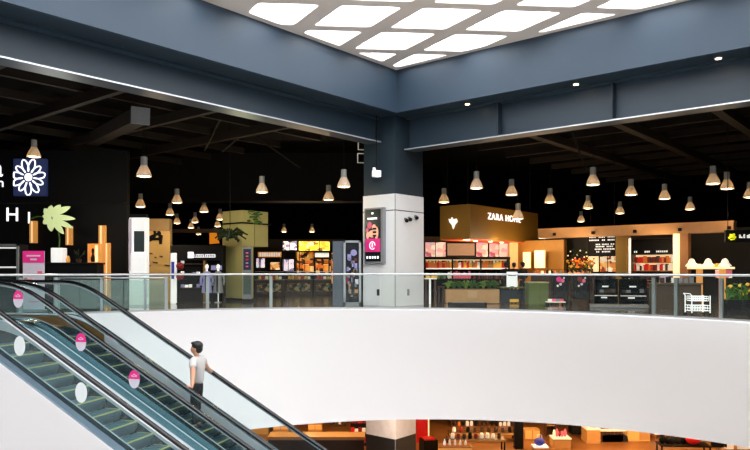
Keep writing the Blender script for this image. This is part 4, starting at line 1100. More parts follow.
# wooden planter with greenery
Yp = 25.2
t, w_ = unit('wooden_planter', 'light wooden planter box full of green plants before the grocery', 'planter', 446, 499.5, Yp)
h = zz(289.5, Yp)
MB().box(0, w_, 0, .6, .02, h).build('box', M_WOOD, t); MB().box(.05, w_-.05, .03, .55, h, h+.02).build('soil', M_WOODD, t)
MB().box(w_*.41, w_*.58, -.015, 0, .22, h-.05).build('front_plate', mat('pale_wood_plate', '#c9a070', .5), t)
for i in range(9):
    q = thing('green_plant', 'low bright green plant growing in the wooden planter', 'plant', world_of(t, (w_*(i+.5)/9, .3, h+.02)), 0, 'plants in the wooden planter')
    m = MB()
    for k in range(16):
        a = k*2.39996; r_ = .1+.16*random.random(); hh = random.uniform(.12, .32)
        m.tube([(0, 0, 0), (r_*.5*math.cos(a), r_*.5*math.sin(a), hh), (r_*math.cos(a), r_*math.sin(a), hh*.9)], .02, 4)
    m.build('foliage', M_LEAF if i % 3 else M_GRP, q)
t, w_ = unit('floor_sign', 'low dark metal floor box in front of the wooden planter', 'box', 449, 487, 23.4)
MB().box(0, w_, 0, .4, 0, .12, bev=.01).build('body', M_BULK, t); MB().box(.15, w_-.08, .04, .36, .12, .13).build('lid', M_GREY, t)
# bar stools / white stand at the left of the planter
t, w_ = unit('side_table', 'small pale high table right beside the white column', 'table', 425, 437, 25)
table(t, w_, .45, .95, M_WHP, M_WOODD)
MB().cyl(w_*.45, .2, 0, .9, .035).build('white_post', M_WHITEL, t)
goods(t, 'lemon', 'fruit', 'small green-yellow fruit on the high table by the column', 'fruit on the high table', 'fruit', .05, w_-.05, .2, .95, 5, .085, .085, [M_GRP, M_YELP])
t, w_ = unit('wooden_stool', 'dark wooden stool between the high table and planter', 'stool', 438, 445, 26)
table(t, w_, .3, .62, M_WOODD, M_WOODD)
# shoppers
st_arms = {'l': ((-.02, .26, 1.12), (.10, .26, .88), (.2, 0, -1)), 'r': ((-.02, -.26, 1.12), (.12, -.22, .95), (.4, .2, -.6))}
for x, Yq, ro, lab, c in ((506, 29, 80, 'shopper in dark clothes left of the white notice board', M_COATB), (514, 29.6, 95, 'shopper in black seen behind the white notice board', M_COATB), (522.7, 28.2, 120, 'shopper in dark coat right of the white notice board', M_TROUS)):
    person(lab, (px(x, Yq), Yq, 0), R(ro), c, M_TROUS, st_arms, long_sleeve=True, scale=.9)
# notice board on display table
t, w_ = unit('display_table', 'dark teal display table carrying a white notice', 'table', 500, 525, 25.5)
h = zz(287, 25.5)
table(t, w_, .6, h, M_GREENP, M_BLACK); MB().box(.08, w_-.08, .05, .55, .03, h-.1).build('drawer_box', M_DECKB, t); MB().box(w_*.4, w_*.75, .0, .05, .05, .16).build('label_holder', M_YELP, t)
q = thing('notice_board', 'white notice board standing on the dark teal display table', 'notice', world_of(t, (w_*.31, .2, h)))
MB().box(0, .40, 0, .03, .0, .56, bev=.006).build('sheet', M_WHITEL, q); MB().box(.05, .35, -.01, 0, .40, .44).build('print_line', M_GREY, q); MB().box(.12, .28, 0, .18, 0, .03).build('foot', M_GREY, q)
# golden wall with lit panels, right of the kiosk
X0, w_ = span(518, 564, 34, RR)
Mg = Matrix.Translation((X0, 34, 0)) @ Matrix.Rotation(RR, 4, 'Z')
struct(MB().box(0, w_, 0, .3, 0, zz(241, 34), Mg).build('wall_golden', mat('golden_wall', '#b98232', .55, var=.1)))
for i, (x0, x1, y0, y1) in enumerate(((523, 530, 252, 268), (534.5, 544.5, 251, 268))):
    t, w_ = unit('glowing_panel', ('left', 'right')[i]+' cream glowing panel on the golden wall', 'light panel', x0, x1, (33.4, 32.6)[i], RR, 'glowing wall panels', z=zz(y1, 33))
    MB().box(0, w_, 0, .06, 0, zz(y0, 33)-zz(y1, 33)).build('glowing_sheet', M_CREAM, t); MB().box(-.03, w_+.03, .06, .1, -.03, zz(y0, 33)-zz(y1, 33)+.03).build('frame', M_GOLD, t)
light('golden_light', (px(540, 31), 31.0, 2.4), 110); light('golden_light_2', (px(526, 32), 32.3, 2.2), 25)
# brown counter in front of the golden wall
t, w_ = unit('brown_counter', 'brown counter with small lit goods below the golden wall', 'counter', 531, 559, 29, R(-12))
MB().box(0, w_, 0, .6, 0, zz(275, 29)).build('body', M_WOODD, t); MB().box(-.03, w_+.03, -.04, .62, zz(275, 29), zz(274, 29)).build('counter_top', M_WOOD, t)
goods(t, 'lit_jar', 'jar', 'small lit jar standing on the brown counter', 'jars on the brown counter', 'jar', .1, w_-.1, .2, zz(274, 29), 9, .12, .16, [M_CREAM, M_ORP, M_WOODD])
# olive box
t, w_ = unit('olive_display_box', 'square olive green display box behind the railing', 'box', 528.5, 548.5, 24.5)
MB().box(0, w_, 0, .6, 0, zz(283, 24.5), bev=.01).build('body', M_GREENP, t); MB().box(-.02, w_+.02, -.02, .62, zz(283, 24.5), zz(283, 24.5)+.04).build('lid', M_OLIVE, t)
# garment rails: every garment is a thing
def garment(loc, rot, label, group, m, blobs, h=.85):
    t = thing('garment', label, 'clothing', loc, rot, group)
    pr = [(-.20, 0), (-.17, -.5), (-.2, -h), (.2, -h), (.17, -.5), (.20, 0), (.07, .07), (-.07, .07)]
    MB().prism([(x, -.045, z) for x, z in pr], (0, .09, 0)).build('cloth_body', m, t)
    for s in (1, -1): MB().tube([(s*.18, 0, -.03), (s*.25, 0, -.3), (s*.24, 0, -.58)], .045, 6).build('sleeve', m, t)
    MB().tube([(0, 0, .05), (0, 0, .13), (.03, 0, .16), (.0, 0, .18)], .008, 5).build('hanger_hook', M_STEEL, t)
    for bm_, x, z, r_ in blobs: MB().ball((x, -.045, z), r_, (1, .2, 1), 9, 6).build('print', bm_, t)
for i, (x0, x1) in enumerate(((551, 569), (571, 591))):
    Yr = 24.8
    t, w_ = unit('garment_rail', ('left', 'right')[i]+' steel garment rail hung with black clothes', 'clothes rail', x0, x1, Yr, R(-8), 'garment rails')
    hr = 1.25
    MB().tube([(.03, .2, 0), (.03, .2, hr), (w_-.03, .2, hr), (w_-.03, .2, 0)], .02, 6).build('rail_frame', M_BULK, t)
    for x in (.03, w_-.03): MB().box(x-.025, x+.025, .0, .4, 0, .03).build('foot', M_BULK, t)
    for k in range(4):
        garment(world_of(t, (.12+k*(w_-.24)/3, .2, hr-.2)), R(80), 'plain black garment hanging sideways on a steel rail', 'plain garments on the rails', M_COATB, [])
    c_ = M_PINK if i == 0 else M_DRED
    bl = [(c_, -.06, -.15, .10), (M_PINKP, .07, -.2, .07), (M_PALE, 0, -.32, .05), (M_WHP, -.1, -.38, .04), (M_PALE, .12, -.10, .035)]
    MB().tube([(w_*.5, .2, hr), (w_*.5, -.15, hr)], .012, 6).build('front_arm', M_BULK, t)
    garment(world_of(t, (w_*.5, -.12, hr-.2)), R(-8), ('black garment with pink and white print facing the railing', 'black garment with dark red print facing the railing')[i], 'printed garments', M_COATB, bl)
t, w_ = unit('low_shelf', 'low light shelf with goods below the left garment rail', 'shelf', 548, 566, 24.0)
MB().box(0, w_, 0, .4, .10, .13).build('shelf', M_WHP, t)
for x in (.03, w_-.03): MB().box(x-.03, x+.03, .02, .38, 0, .10).build('leg', M_BULK, t)
goods(t, 'folded_cloth', 'clothing', 'small folded cloth on the low light shelf', 'folded cloths on the low shelf', 'box', .05, w_-.05, .2, .13, 4, .14, .09, [M_WHP, M_PINKP, M_GREY])
# flower shop behind
X0, w_ = span(560, 735, 33.5, RR)
Mf = Matrix.Translation((X0, 33.5, 0)) @ Matrix.Rotation(RR, 4, 'Z')
struct(MB().box(0, w_+2, 0, .3, 0, 3.0, Mf).build('wall_right_shops', mat('brown_shop_wall', '#140d08', .7)))
t, w_ = unit('flower_stand', 'wooden flower stand with glowing orange and yellow bouquets', 'stand', 563, 588, 29, RR)
MB().box(0, w_, .1, .7, 0, .75).build('lower_step', M_WOODD, t); MB().box(0, w_, .4, .75, .75, 1.1).build('upper_step', M_WOODD, t)
FL = [M_ORP, M_YELP, M_RED, M_ORANGE, M_DRED, M_YELP]
bq = 0
for row, (yy, zz0, n_) in enumerate(((.25, .75, 6), (.55, 1.1, 6))):
    for k in range(n_):
        q = thing('bouquet', 'orange, yellow or red bouquet on the wooden flower stand', 'flowers', world_of(t, (w_*(k+.5)/n_, yy, zz0)), 0, 'bouquets on the flower stand')
        MB().lathe([(.001, 0), (.06, 0), (.09, .2), (.08, .2), (.05, .02), (.001, .02)], seg=12).build('vase', M_WOODD, q, True)
        f_ = MB(); l_ = MB()
        for j in range(12):
            a = j*2.4; r_ = .05+.1*random.random(); hh = random.uniform(.25, .62 if row else .4)
            f_.ball((r_*math.cos(a), r_*math.sin(a), hh), .05, (1, 1, .8), 7, 5); l_.tube([(0, 0, .15), (r_*math.cos(a), r_*math.sin(a), hh)], .008, 4)
        f_.build('blossoms', FL[(k+row) % 6], q); l_.build('stems', M_LEAF, q)
t = thing('lit_tree', 'small decorative tree with warm lights above the flower stand', 'tree', (px(580, 30.6), 30.6, 0))
MB().tube([(0, 0, 0), (.03, 0, 1.0), (0, 0, 1.8)], .035, 6).build('trunk', M_WOODD, t)
f_ = MB(); l_ = MB()
for j in range(70):
    a = j*2.4; r_ = .55*math.sqrt(random.random()); hh = random.uniform(1.3, 2.25)-r_*.3
    f_.ball((r_*math.cos(a), r_*math.sin(a), hh), .06, (1, 1, .6), 6, 4)
    if j % 4 == 0: l_.ball((r_*math.cos(a)*1.05, r_*math.sin(a)*1.05-.05, hh+.03), .035, u=8, v=6)
f_.build('crown', M_LEAFD, t); l_.build('fairy_lights', M_CREAM, t)
t['label'] = 'small decorative tree with warm lights above the flower stand'
light('flower_light', (px(578, 28), 28.2, 2.3), 45)
# lit shelf behind flowers
board('cream lit shop window below the black menu board', 588, 599, 256, 272, 30.2, M_CREAM, None, RR, 'shop_window', 'display', strips=1)
board('dim lit shop window with white cups below the black menu board', 599.5, 616, 256, 272, 29.6, mos_o2, None, RR, 'shop_window', 'display', strips=2)
# black menu board with white lines
t, w_ = unit('black_menu_board', 'black hanging menu board with rows of white lettering', 'menu board', 588, 616.5, 29.2, RR, z=zz(256.5, 29.2))
hb = zz(235, 29)-zz(256.5, 29)
MB().box(0, w_, 0, .06, 0, hb).build('board', M_BLACK, t)
for z, seg in ((.86, ((.05, .3), (.38, .62), (.7, .95))), (.72, ((.05, .4), (.5, .62), (.7, .95))), (.52, ((.28, .45), (.5, .75), (.8, .95))), (.42, ((.28, .6), (.66, .9))), (.30, ((.25, .5), (.55, .95))), (.18, ((.3, .42), (.5, .8)))):
    for a, b in seg:
        n_ = max(2, int((b-a)*20))
        for j in range(n_): MB().box(w_*(a+(b-a)*j/n_), w_*(a+(b-a)*(j+.65)/n_), -.012, 0, z*hb, z*hb+.055).build('letter', M_WHITEL, t)
for x in (.1, w_-.1): MB().cyl(x, .03, hb, 6.86-t.location.z, .012, seg=6).build('hanger', M_BLACK, t)
# tan header beam over the right shop front
Yb = 30.0
X0, w_ = span(538, 733.5, Yb, RR)
Mb_ = Matrix.Translation((X0, Yb, 0)) @ Matrix.Rotation(RR, 4, 'Z')
hb0, hb1 = 2.62, 2.98
struct(MB().box(0, w_, 0, .45, hb0, hb1, Mb_).build('beam_header', mat('tan_header_board', '#b8895a', .5)))
struct(MB().box(-.02, w_+.02, -.02, .47, hb1, hb1+.05, Mb_).build('trim_5', M_WOOD))
for k in range(5):
    p = Mb_ @ Vector((.8+k*1.7, -.03, 0)); t = thing('beam_spot', 'small dark spotlight on the tan header beam', 'spotlight', (p.x, p.y, hb0+.14), RR, 'spotlights on the header beam')
    MB().box(-.06, .06, -.1, .0, -.05, .07, bev=.01).build('lamp_body', M_BLACK, t); MB().box(-.04, .04, -.02, .03, -.02, .04).build('mount', M_BULK, t)
    if k % 2 == 0: light('beam_light_%d' % k, (p.x-.3, p.y-.5, 3.35), 16)
# pillars below it
for i, (x0, x1, m_, nm) in enumerate(((615.5, 627, mat('gold_pillar_board', '#a07a2c', .5), 'pillar_gold'), (673, 679.5, M_CREAM, 'pillar_bright'), (679.8, 688, mat('brown_pillar_board', '#b07a48', .5), 'pillar_brown'))):
    Yq = (28.1, 26.4, 26.2)[i]
    X0, w_ = span(x0, x1, Yq, RR)
    struct(MB().box(0, w_, 0, .4, 0, hb0, Matrix.Translation((X0, Yq, 0)) @ Matrix.Rotation(RR, 4, 'Z')).build(nm, m_))
t, w_ = unit('light_tube', 'thin bright light tube beside the gold pillar', 'light', 628.5, 630.5, 27.6, RR)
MB().box(0, max(w_, .07), 0, .05, .0, 2.5).build('tube', M_WHITEL, t); MB().box(0, .07, .05, .09, 0, 2.55).build('backing', M_GREY, t)
# right shop shelves with red goods
Yq = 28.6
t, w_ = unit('goods_shelves', 'dark wall shelves with rows of red and white goods', 'shelf', 631, 674, Yq, RR)
shelf_unit(t, w_, 2.55, .5, (.55, zz(280, Yq), zz(270.5, Yq-.6), zz(262.5, Yq-.6)), M_WOODD, M_WOOD)
MB().box(.05, w_-.05, -.12, .05, zz(254, Yq-.5), 2.5).build('black_header', M_BLACK, t)
for a, b in ((.1, .2), (.35, .5), (.62, .92)):
    for j in range(int((b-a)*22)): MB().box(w_*(a+j/22), w_*(a+(j+.6)/22), -.135, -.12, 1.95, 2.02).build('header_letter', M_WHITEL, t)
MB().box(.05, w_-.05, .44, .465, zz(270, Yq), zz(255, Yq)).build('lit_back', M_CREAM, t)
for i, yy in enumerate((262.5, 270.5)):
    goods(t, 'red_pack', 'package', 'red, orange or white pack on the %s lit shelf of the right shop' % ('upper', 'lower')[i], 'packs on the %s lit shelf of the right shop' % ('upper', 'lower')[i], 'box', .1, w_-.1, .2, zz(yy, Yq-.6), 17, .14, .24, [M_RED, M_ORP, M_WHP, M_RED, M_DRED, M_WOODD])
goods(t, 'dark_bottle', 'bottle', 'dark bottle on the bottom shelves of the right shop', 'bottles on the bottom shelves of the right shop', 'bottle', .1, w_-.1, .2, .55, 14, .11, .3, [M_WOODD, M_DRED, M_BLACK])
light('right_shop_light', (px(652, 27), 26.4, 2.2), 40)
# black display fixtures in the middle right
for i, (x0, x1) in enumerate(((594, 618), (620, 647))):
    Yq = 25.0-.4*i
    t, w_ = unit('black_display_fixture', ('left', 'right')[i]+' low black fixture with shelves of dark goods right of the garment rails', 'shelf', x0, x1, Yq, R(-15), 'black display fixtures')
    h = zz(279, Yq)
    shelf_unit(t, w_, h, .6, (.16, .42, h), M_BLACK, M_BULK)
    MB().box(.02, w_-.02, -.02, 0, .30, .33).build('lit_shelf_edge', M_WHP, t)
    for j, (a, b, z) in enumerate(((.35, .6, .62), (.3, .55, .22))): MB().box(w_*a, w_*b, -.012, 0, z, z+.05).build('white_tag', M_WHITEL, t)
    goods(t, 'folded_bag', 'bag', 'small dark bag lying on a low black fixture', 'bags on the black fixtures', 'bag', .08, w_-.08, .25, h, 6, .17, .2, [M_COATB, M_WOODD, M_BULK])
    goods(t, 'shoe_box', 'box', 'small box on the inner shelf of a low black fixture', 'boxes in the black fixtures', 'box', .08, w_-.08, .2, .42, 5, .16, .12, [M_WOODD, M_BULK, M_GREY])
t, w_ = unit('floor_reflection_slab', 'low pale slab painting the floor reflection under the black display fixtures', 'platform', 590, 650, 22.6, R(-15))  # slab paints the pale reflection on the polished floor
MB().box(0, w_, 0, .7, 0, .10, bev=.01).build('body', mat('floor_reflection_grey', '#8a7f72', .4), t)
MB().box(0, w_, -.012, .0, .02, .07).build('edge_strip', M_GREY, t)
# pink notice
t, w_ = unit('pink_notice_stand', 'tall pale pink notice stand before the red goods shelves', 'notice', 660, 668.5, 22.5)
MB().box(0, w_, 0, .04, .05, zz(273.5, 22.5)).build('sheet', mat('pale_pink_sheet', '#d8b8c0', .5, emit=.2), t); MB().box(-.03, w_+.03, -.12, .16, 0, .05).build('base', M_GREY, t)
# brown counter at right
t, w_ = unit('long_brown_counter', 'long brown counter behind the right part of the railing', 'counter', 652, 702, 21.5, R(-14))
MB().box(0, w_, .1, .7, 0, .78).build('body', mat('brown_counter_board', '#4a3826', .45), t); MB().box(-.03, w_+.03, .03, .74, .78, .83).build('counter_top', mat('brown_counter_top', '#6e5844', .3), t)
goods(t, 'small_pack', 'package', 'small dark pack on the long brown counter', 'packs on the long brown counter', 'box', .1, w_*.9, .4, .83, 7, .13, .16, [M_WOODD, M_BULK, M_GREY, M_WHP])
# lamp table
Yq = 25.0
t, w_ = unit('lamp_table', 'bright cream display table carrying white hat-shaped lamps', 'table', 687, 735, Yq, R(-25))
h = zz(267, Yq-.6); 
MB().box(0, w_, 0, .8, h-.07, h, bev=.01).build('table_top', M_CREAM, t)
for x in (.3, w_-.5):
    MB().box(x, x+.22, .2, .5, 0, h-.07).build('pedestal', M_AMBER, t)
MB().box(w_*.6, w_*.95, .3, .34, .95, h-.1).build('lit_print', mos_p, t)
for i, x in enumerate((.10, .45, .80)):
    q = thing('hat_lamp', ('left', 'middle', 'right')[i]+' of three white rounded hat lamps on the bright cream table', 'lamp', world_of(t, (w_*x, .3, h)), 0, 'hat lamps on the cream table')
    q.scale = (.75,)*3; MB().cyl(0, 0, 0, .05, .2).build('base', M_WHP, q); MB().lathe([(.30, .04), (.27, .10), (.18, .2), (.14, .32), (.08, .40), (.001, .42)], seg=20).build('lamp_shade', mat('glowing_white_shade', '#fff4e0', .5, emit=.8), q, True)
goods(t, 'cream_box', 'box', 'small cream gift box between the hat lamps', 'gift boxes on the cream table', 'box', .2, w_-.2, .55, h, 9, .16, .12, [M_CREAM, M_WHP, M_YELP])
light('lamp_table_light', (px(708, 24), 23.6, 2.3), 25)
# sign in lettering at far right
t, w_ = unit('dark_shop_sign', 'dark shop sign with a yellow-green leaf mark and white letters at the right edge', 'sign', 726, 762, 24, 0, z=zz(242, 24))
hb = zz(230, 24)-zz(242, 24)
MB().box(0, w_, .03, .12, 0, hb).build('board', M_BLACK, t)
lm = mat('lit_lime', '#d8d81e', .5, emit=1.0)
m = MB(); m.tube([(.10, .02, .13), (.2, .01, .2), (.34, .01, .16)], .045, 6); m.tube([(.14, .02, .25), (.22, .01, .24), (.3, .01, .27)], .04, 6); m.tube([(.16, .02, .08), (.3, .01, .1)], .025, 5); m.build('leaf_mark', lm, t, True)
for k, (a, hh) in enumerate(((.47, .12), (.53, .05), (.62, .13), (.74, .1), (.8, .13), (.88, .1), (.96, .12))): MB().box(a, a+.05, .01, .03, .14, .14+hh).build('letter', M_WHITEL, t)
for x in (.1, w_-.1): MB().cyl(x, .07, hb, 6.86-t.location.z, .012, seg=6).build('hanger', M_BLACK, t)
# shopping trolley
t, w_ = unit('wire_trolley', 'white wire trolley with small wheels behind the right railing', 'trolley', 690, 712, 18.5); t.scale = (1, 1, .72)
def cage(m, z0, z1, i0, i1, n_=7):
    for z in (z0, (z0+z1)/2, z1):
        m.tube([(i0, 0, z), (i1, 0, z), (i1, .4, z), (i0, .4, z), (i0, 0, z)], .010, 4)
    for k in range(n_+1):
        x = i0+(i1-i0)*k/n_; m.tube([(x, 0, z0), (x, 0, z1)], .008, 4); m.tube([(x, .4, z0), (x, .4, z1)], .008, 4)
    return m
cage(MB(), .18, .38, .05, w_-.05).build('lower_basket', M_WHITEL, t); cage(MB(), .55, .72, .1, w_-.1).build('upper_basket', M_WHITEL, t)
for x in (.05, w_-.05):
    for y in (.0, .4): MB().tube([(x, y, .1), (x, y, .75)], .014, 5).build('leg', M_WHITEL, t); MB().cyl(0, 0, -.012, .012, .05, M=Matrix.Translation((x, y, .05)) @ Matrix.Rotation(R(90), 4, 'X')).build('wheel', M_BLACK, t)
MB().tube([(.05, 0, .75), (.0, 0, .82), (.0, .4, .82), (.05, .4, .75)], .014, 5).build('handle', M_WHITEL, t)
# plant stand with yellow flowers at the right edge
t, w_ = unit('flower_trough', 'dark trough with leafy plants and yellow flowers at the right edge', 'planter', 727, 765, 18.6, R(-14))
MB().box(0, w_, 0, .5, 0, .42).build('box', M_BULK, t)
m = MB(); f_ = MB()
for k in range(70):
    a = random.uniform(.05, w_-.05); b = random.uniform(.05, .45); hh = random.uniform(.5, .85)
    m.tube([(a, b, .4), (a+random.uniform(-.1, .1), b+random.uniform(-.1, .1), hh)], .016, 4); m.ball((a, b, hh), .05, (1, 1, .5), 6, 4)
    if k % 4 == 0: f_.ball((a, b-.05, hh+.02), .055, (1, 1, .8), 7, 5)
m.build('foliage', M_LEAF, t); f_.build('yellow_flowers', M_YELP, t)

# ================================================================ lower floor
def lunit(name, label, cat, p0, p1, Y, rot=0.0, group=None): return unit(name, label, cat, p0, p1, Y, rot, group, z=ZL)
def lz(y, Y): return zz(y, Y)-ZL
# lower column: white with a dark base
m = MB(); m.box(.2, 1.36, .2, 1.5, -4.5, ZB-.002, MUV); struct(m.build('column_lower', mat('warm_white_plaster', '#e6d5c8', .6)))
struct(MB().box(.2, 1.36, .2, 1.5, ZL, -4.502, MUV).build('column_lower_base', mat('black_brown_base', '#1c1712', .5)))
struct(MB().box(.19, .21, .19, .21, ZL, -4.51, MUV).build('trim_6', M_GREY))
t, w_ = lunit('wood_partition', 'plain tan wooden partition behind the escalator on the lower floor', 'partition', 240, 270, 30)
MB().box(0, w_, 0, .2, 0, 2.45).build('panel', M_TAN, t); MB().box(w_-.06, w_, -.03, .22, 0, 2.45).build('edge_post', M_WOODD, t)
t, w_ = lunit('bar_bench', 'long low counter with pale top on the lower floor left of the column', 'counter', 268, 364, 26.5)
h = lz(437, 26.5)
MB().box(0, w_, .05, .8, 0, h-.08).build('body', mat('umber_counter', '#2a211a', .5), t); MB().box(-.03, w_+.03, 0, .85, h-.12, h).build('counter_top', mat('tan_counter_top', '#a8845a', .4), t)
for i, (x0, x1, yt, Yq, m_, lab) in enumerate(((273, 288, 426, 30.5, M_WOOD, 'tan wooden cabinet behind the low counter at left'), (308, 322, 424, 30.5, M_WOOD, 'wide tan cabinet with lit front behind the low counter'), (330, 346, 427, 31.5, M_WOODD, 'dark brown cabinet near the red goods on the lower floor'))):
    t, w_ = lunit('wooden_cabinet', lab, 'cabinet', x0, x1, Yq, 0, 'cabinets behind the low counter')
    h = lz(yt, Yq); MB().box(0, w_, 0, .5, 0, h).build('body', m_, t)
    for j in (0, 1): d_ = MB().box(.02+j*w_/2, w_/2*(j+1)-.02, -.02, 0, .1, h-.04).build('door', M_AMBER if m_ is M_WOOD else m_, t); MB().ball((w_/2-.06+.12*j, -.03, h*.6), .02, u=8, v=6).build('handle', M_STEEL, d_)
    goods(t, 'bottle', 'bottle', 'bottle standing on a cabinet behind the low counter', 'bottles on the lower floor cabinets', 'bottle', .1, w_-.1, .25, h, 4, .1, .3, [M_WHP, M_ORP, M_WOODD])
t, w_ = lunit('red_goods_stand', 'stepped stand of red packs on the lower floor left of the column', 'stand', 350, 366, 28)
for k in range(3):
    z = lz(443-8*k, 28); MB().box(0, w_, .3*k, .3*k+.3, 0, z).build('step', M_BLACK, t)
    goods(t, 'red_pack', 'package', 'red or white pack on the stepped stand by the lower column', 'packs on the stepped stand', 'box', .02, w_-.02, .3*k+.15, z, 4, .14, .18, [M_RED, M_RED, M_WHP, M_DRED])
t, w_ = lunit('red_display_board', 'bright red upright panel right of the lower column', 'panel', 416.5, 428, 28.5)
MB().box(0, w_, 0, .12, .0, 2.3).build('panel_sheet', M_RED, t); MB().box(w_, w_+.05, -.02, .14, 0, 2.3).build('edge_strip', M_CREAM, t)
t, w_ = lunit('dark_cabinet', 'low black cabinet with a red lid right of the lower column', 'cabinet', 424, 438, 26.5, R(15))
MB().box(0, w_, 0, .6, 0, lz(441, 26.5), bev=.01).build('body', M_BLACK, t); MB().box(.06, w_-.08, .05, .5, lz(441, 26.5), lz(441, 26.5)+.06).build('red_lid', M_RED, t)
t, w_ = lunit('wood_shelves', 'tall wooden shelves with amber lit back on the lower floor', 'shelf', 451, 514, 31.5)
shelf_unit(t, w_, 2.45, .5, (.5, 1.0, lz(427, 31.5)), M_WOODD, M_WOOD)
MB().box(.05, w_-.05, .44, .465, 1.2, 2.4).build('lit_back', M_AMBER, t)
goods(t, 'shelf_jar', 'jar', 'small jar on the amber lit lower-floor shelves', 'jars on the lower-floor shelves', 'jar', .1, w_-.1, .2, lz(427, 31.5), 14, .14, .2, [M_WOODD, M_ORP, M_WHP, M_BLACK])
for i, (x0, x1, yt, Yq) in enumerate(((449, 517, 433.5, 28.6), (448, 506, 440, 26.8))):
    t, w_ = lunit('long_table', ('rear', 'front')[i]+' long dark table with a pale edge on the lower floor', 'table', x0, x1, Yq, 0, 'long dark tables')
    table(t, w_, .7, lz(yt, Yq), M_WOODD, M_BLACK); MB().box(0, w_, -.02, 0, lz(yt, Yq)-.07, lz(yt, Yq)).build('pale_edge', M_TAN, t)
    goods(t, 'table_jar', 'jar', 'small jar or cup on the %s long dark table' % ('rear', 'front')[i], 'jars on the %s long table' % ('rear', 'front')[i], 'jar', .1, w_-.1, .3, lz(yt, Yq), 9, .15, .2, [M_WOODD, M_BLACK, M_WHP, M_DRED])
t, w_ = lunit('orange_plinth', 'orange wooden plinth with white chairs models at the bottom edge', 'plinth', 440, 472, 25.6)
h = lz(447, 25.6); MB().box(0, w_, 0, .6, 0, h).build('body', M_AMBER, t); MB().box(-.02, w_+.02, -.02, .62, h-.04, h).build('plinth_top', M_WOOD, t)
t['label'] = 'orange wooden plinth with small white objects at the bottom edge'
goods(t, 'white_figure', 'ornament', 'small white ornament on the orange wooden plinth', 'ornaments on the orange plinth', 'bottle', .1, w_-.1, .3, h, 5, .09, .2, [M_WHP, M_TAN, M_WHITEL])
struct(MB().box(px(515, 27.5), px(523.5, 27.5), 27.5, 27.8, ZL, ZB).build('pillar_lower_black', M_BLACK))
t, w_ = lunit('wardrobe', 'tan wooden wardrobe right of the black lower pillar', 'cabinet', 525, 540, 29)
h = lz(430, 29); MB().box(0, w_, 0, .5, 0, h).build('body', M_WOOD, t)
for j in (0, 1): MB().box(.02+j*w_/2, w_/2*(j+1)-.02, -.02, 0, .05, h-.03).build('door', M_AMBER, t)
t, w_ = lunit('white_side_table', 'small white table carrying a blue bag', 'table', 534, 549, 26.6)
h = lz(447, 26.6); table(t, w_, .5, h, M_WHITEL, M_WOOD)
q = thing('blue_bag', 'rounded blue bag on the small white table', 'bag', world_of(t, (w_*.45, .2, h)))
MB().ball((0, 0, .16), .19, (1.1, .7, .85)).build('bag_body', M_BLP, q, True); MB().tube([(-.1, 0, .28), (-.08, 0, .42), (.08, 0, .42), (.1, 0, .28)], .015, 6).build('handle', M_WHP, q)
t, w_ = lunit('open_shelf', 'narrow open wooden shelf beside the wardrobe', 'shelf', 546, 556, 29.5)
shelf_unit(t, w_, 2.35, .4, (.5, 1.0, 1.5, 2.0, 2.35), M_WOODD, M_WOOD)
goods(t, 'shelf_box', 'box', 'small box on the narrow open wooden shelf', 'boxes on the narrow shelf', 'box', .06, w_-.06, .2, 1.5, 2, .14, .22, [M_WHP, M_DRED, M_WOODD])
t, w_ = lunit('wooden_plinth', 'wooden plinth showing folded pink and white clothes', 'plinth', 553.5, 571, 27.6)
h = lz(439.5, 27.6); MB().box(0, w_, 0, .6, 0, h).build('body', M_WOOD, t); MB().box(-.02, w_+.02, -.02, .62, h, h+.04).build('plinth_top', M_WHP, t)
goods(t, 'clothes_stack', 'clothing', 'upright pink or white folded garment on the wooden plinth', 'garments on the wooden plinth', 'bag', .05, w_-.1, .3, h+.04, 5, .13, .28, [M_WHP, M_PINKP, M_PINKP, M_DRED])
t, w_ = lunit('dark_door_cabinet', 'tall black two-door cabinet on the lower floor', 'cabinet', 571.5, 587, 30)
MB().box(0, w_, 0, .5, 0, 2.4).build('body', M_BLACK, t)
for j in (0, 1): MB().box(.02+j*w_/2, w_/2*(j+1)-.02, -.02, 0, .05, 2.36).build('door', M_BULK, t)
mannequin((px(593, 28.8), 28.8, ZL+.6), 'mannequin in a pale pink coat on the lower floor', mat('pale_pink_cloth', '#e8c0c0', .7), None, 0)
t, w_ = lunit('mannequin_plinth', 'small wooden plinth below the pale pink mannequin', 'plinth', 587, 600.5, 28.4)
MB().box(0, w_, 0, .8, 0, .55).build('body', M_WOOD, t); MB().box(-.02, w_+.02, -.02, .82, .55, .595).build('plinth_top', M_WHP, t)
t, w_ = lunit('clothes_rail', 'black clothes rail with dark garments on the lower floor', 'clothes rail', 601, 627, 28.5)
MB().tube([(.03, .2, 0), (.03, .2, lz(432, 28.5)), (w_-.03, .2, lz(432, 28.5)), (w_-.03, .2, 0)], .025, 6).build('rail_frame', M_STEEL, t)
for x in (.05, w_-.05): MB().box(x-.03, x+.03, 0, .4, 0, .03).build('foot', M_STEEL, t)
MB().box(0, w_, .1, .35, lz(432, 28.5), lz(430, 28.5)).build('top_shelf', M_WHP, t)
for k in range(6):
    garment(world_of(t, (.14+k*(w_-.28)/5, .2, lz(432, 28.5)-.2)), 0, 'dark garment hanging on the lower-floor clothes rail', 'garments on the lower clothes rail', M_COATB if k % 3 else M_WOODD, [])
goods(t, 'folded_jumper', 'clothing', 'folded pink or white jumper on the shelf over the clothes rail', 'jumpers above the lower clothes rail', 'box', .05, w_-.05, .22, lz(430, 28.5), 5, .18, .12, [M_PINKP, M_WHP, M_DRED, M_BULK])
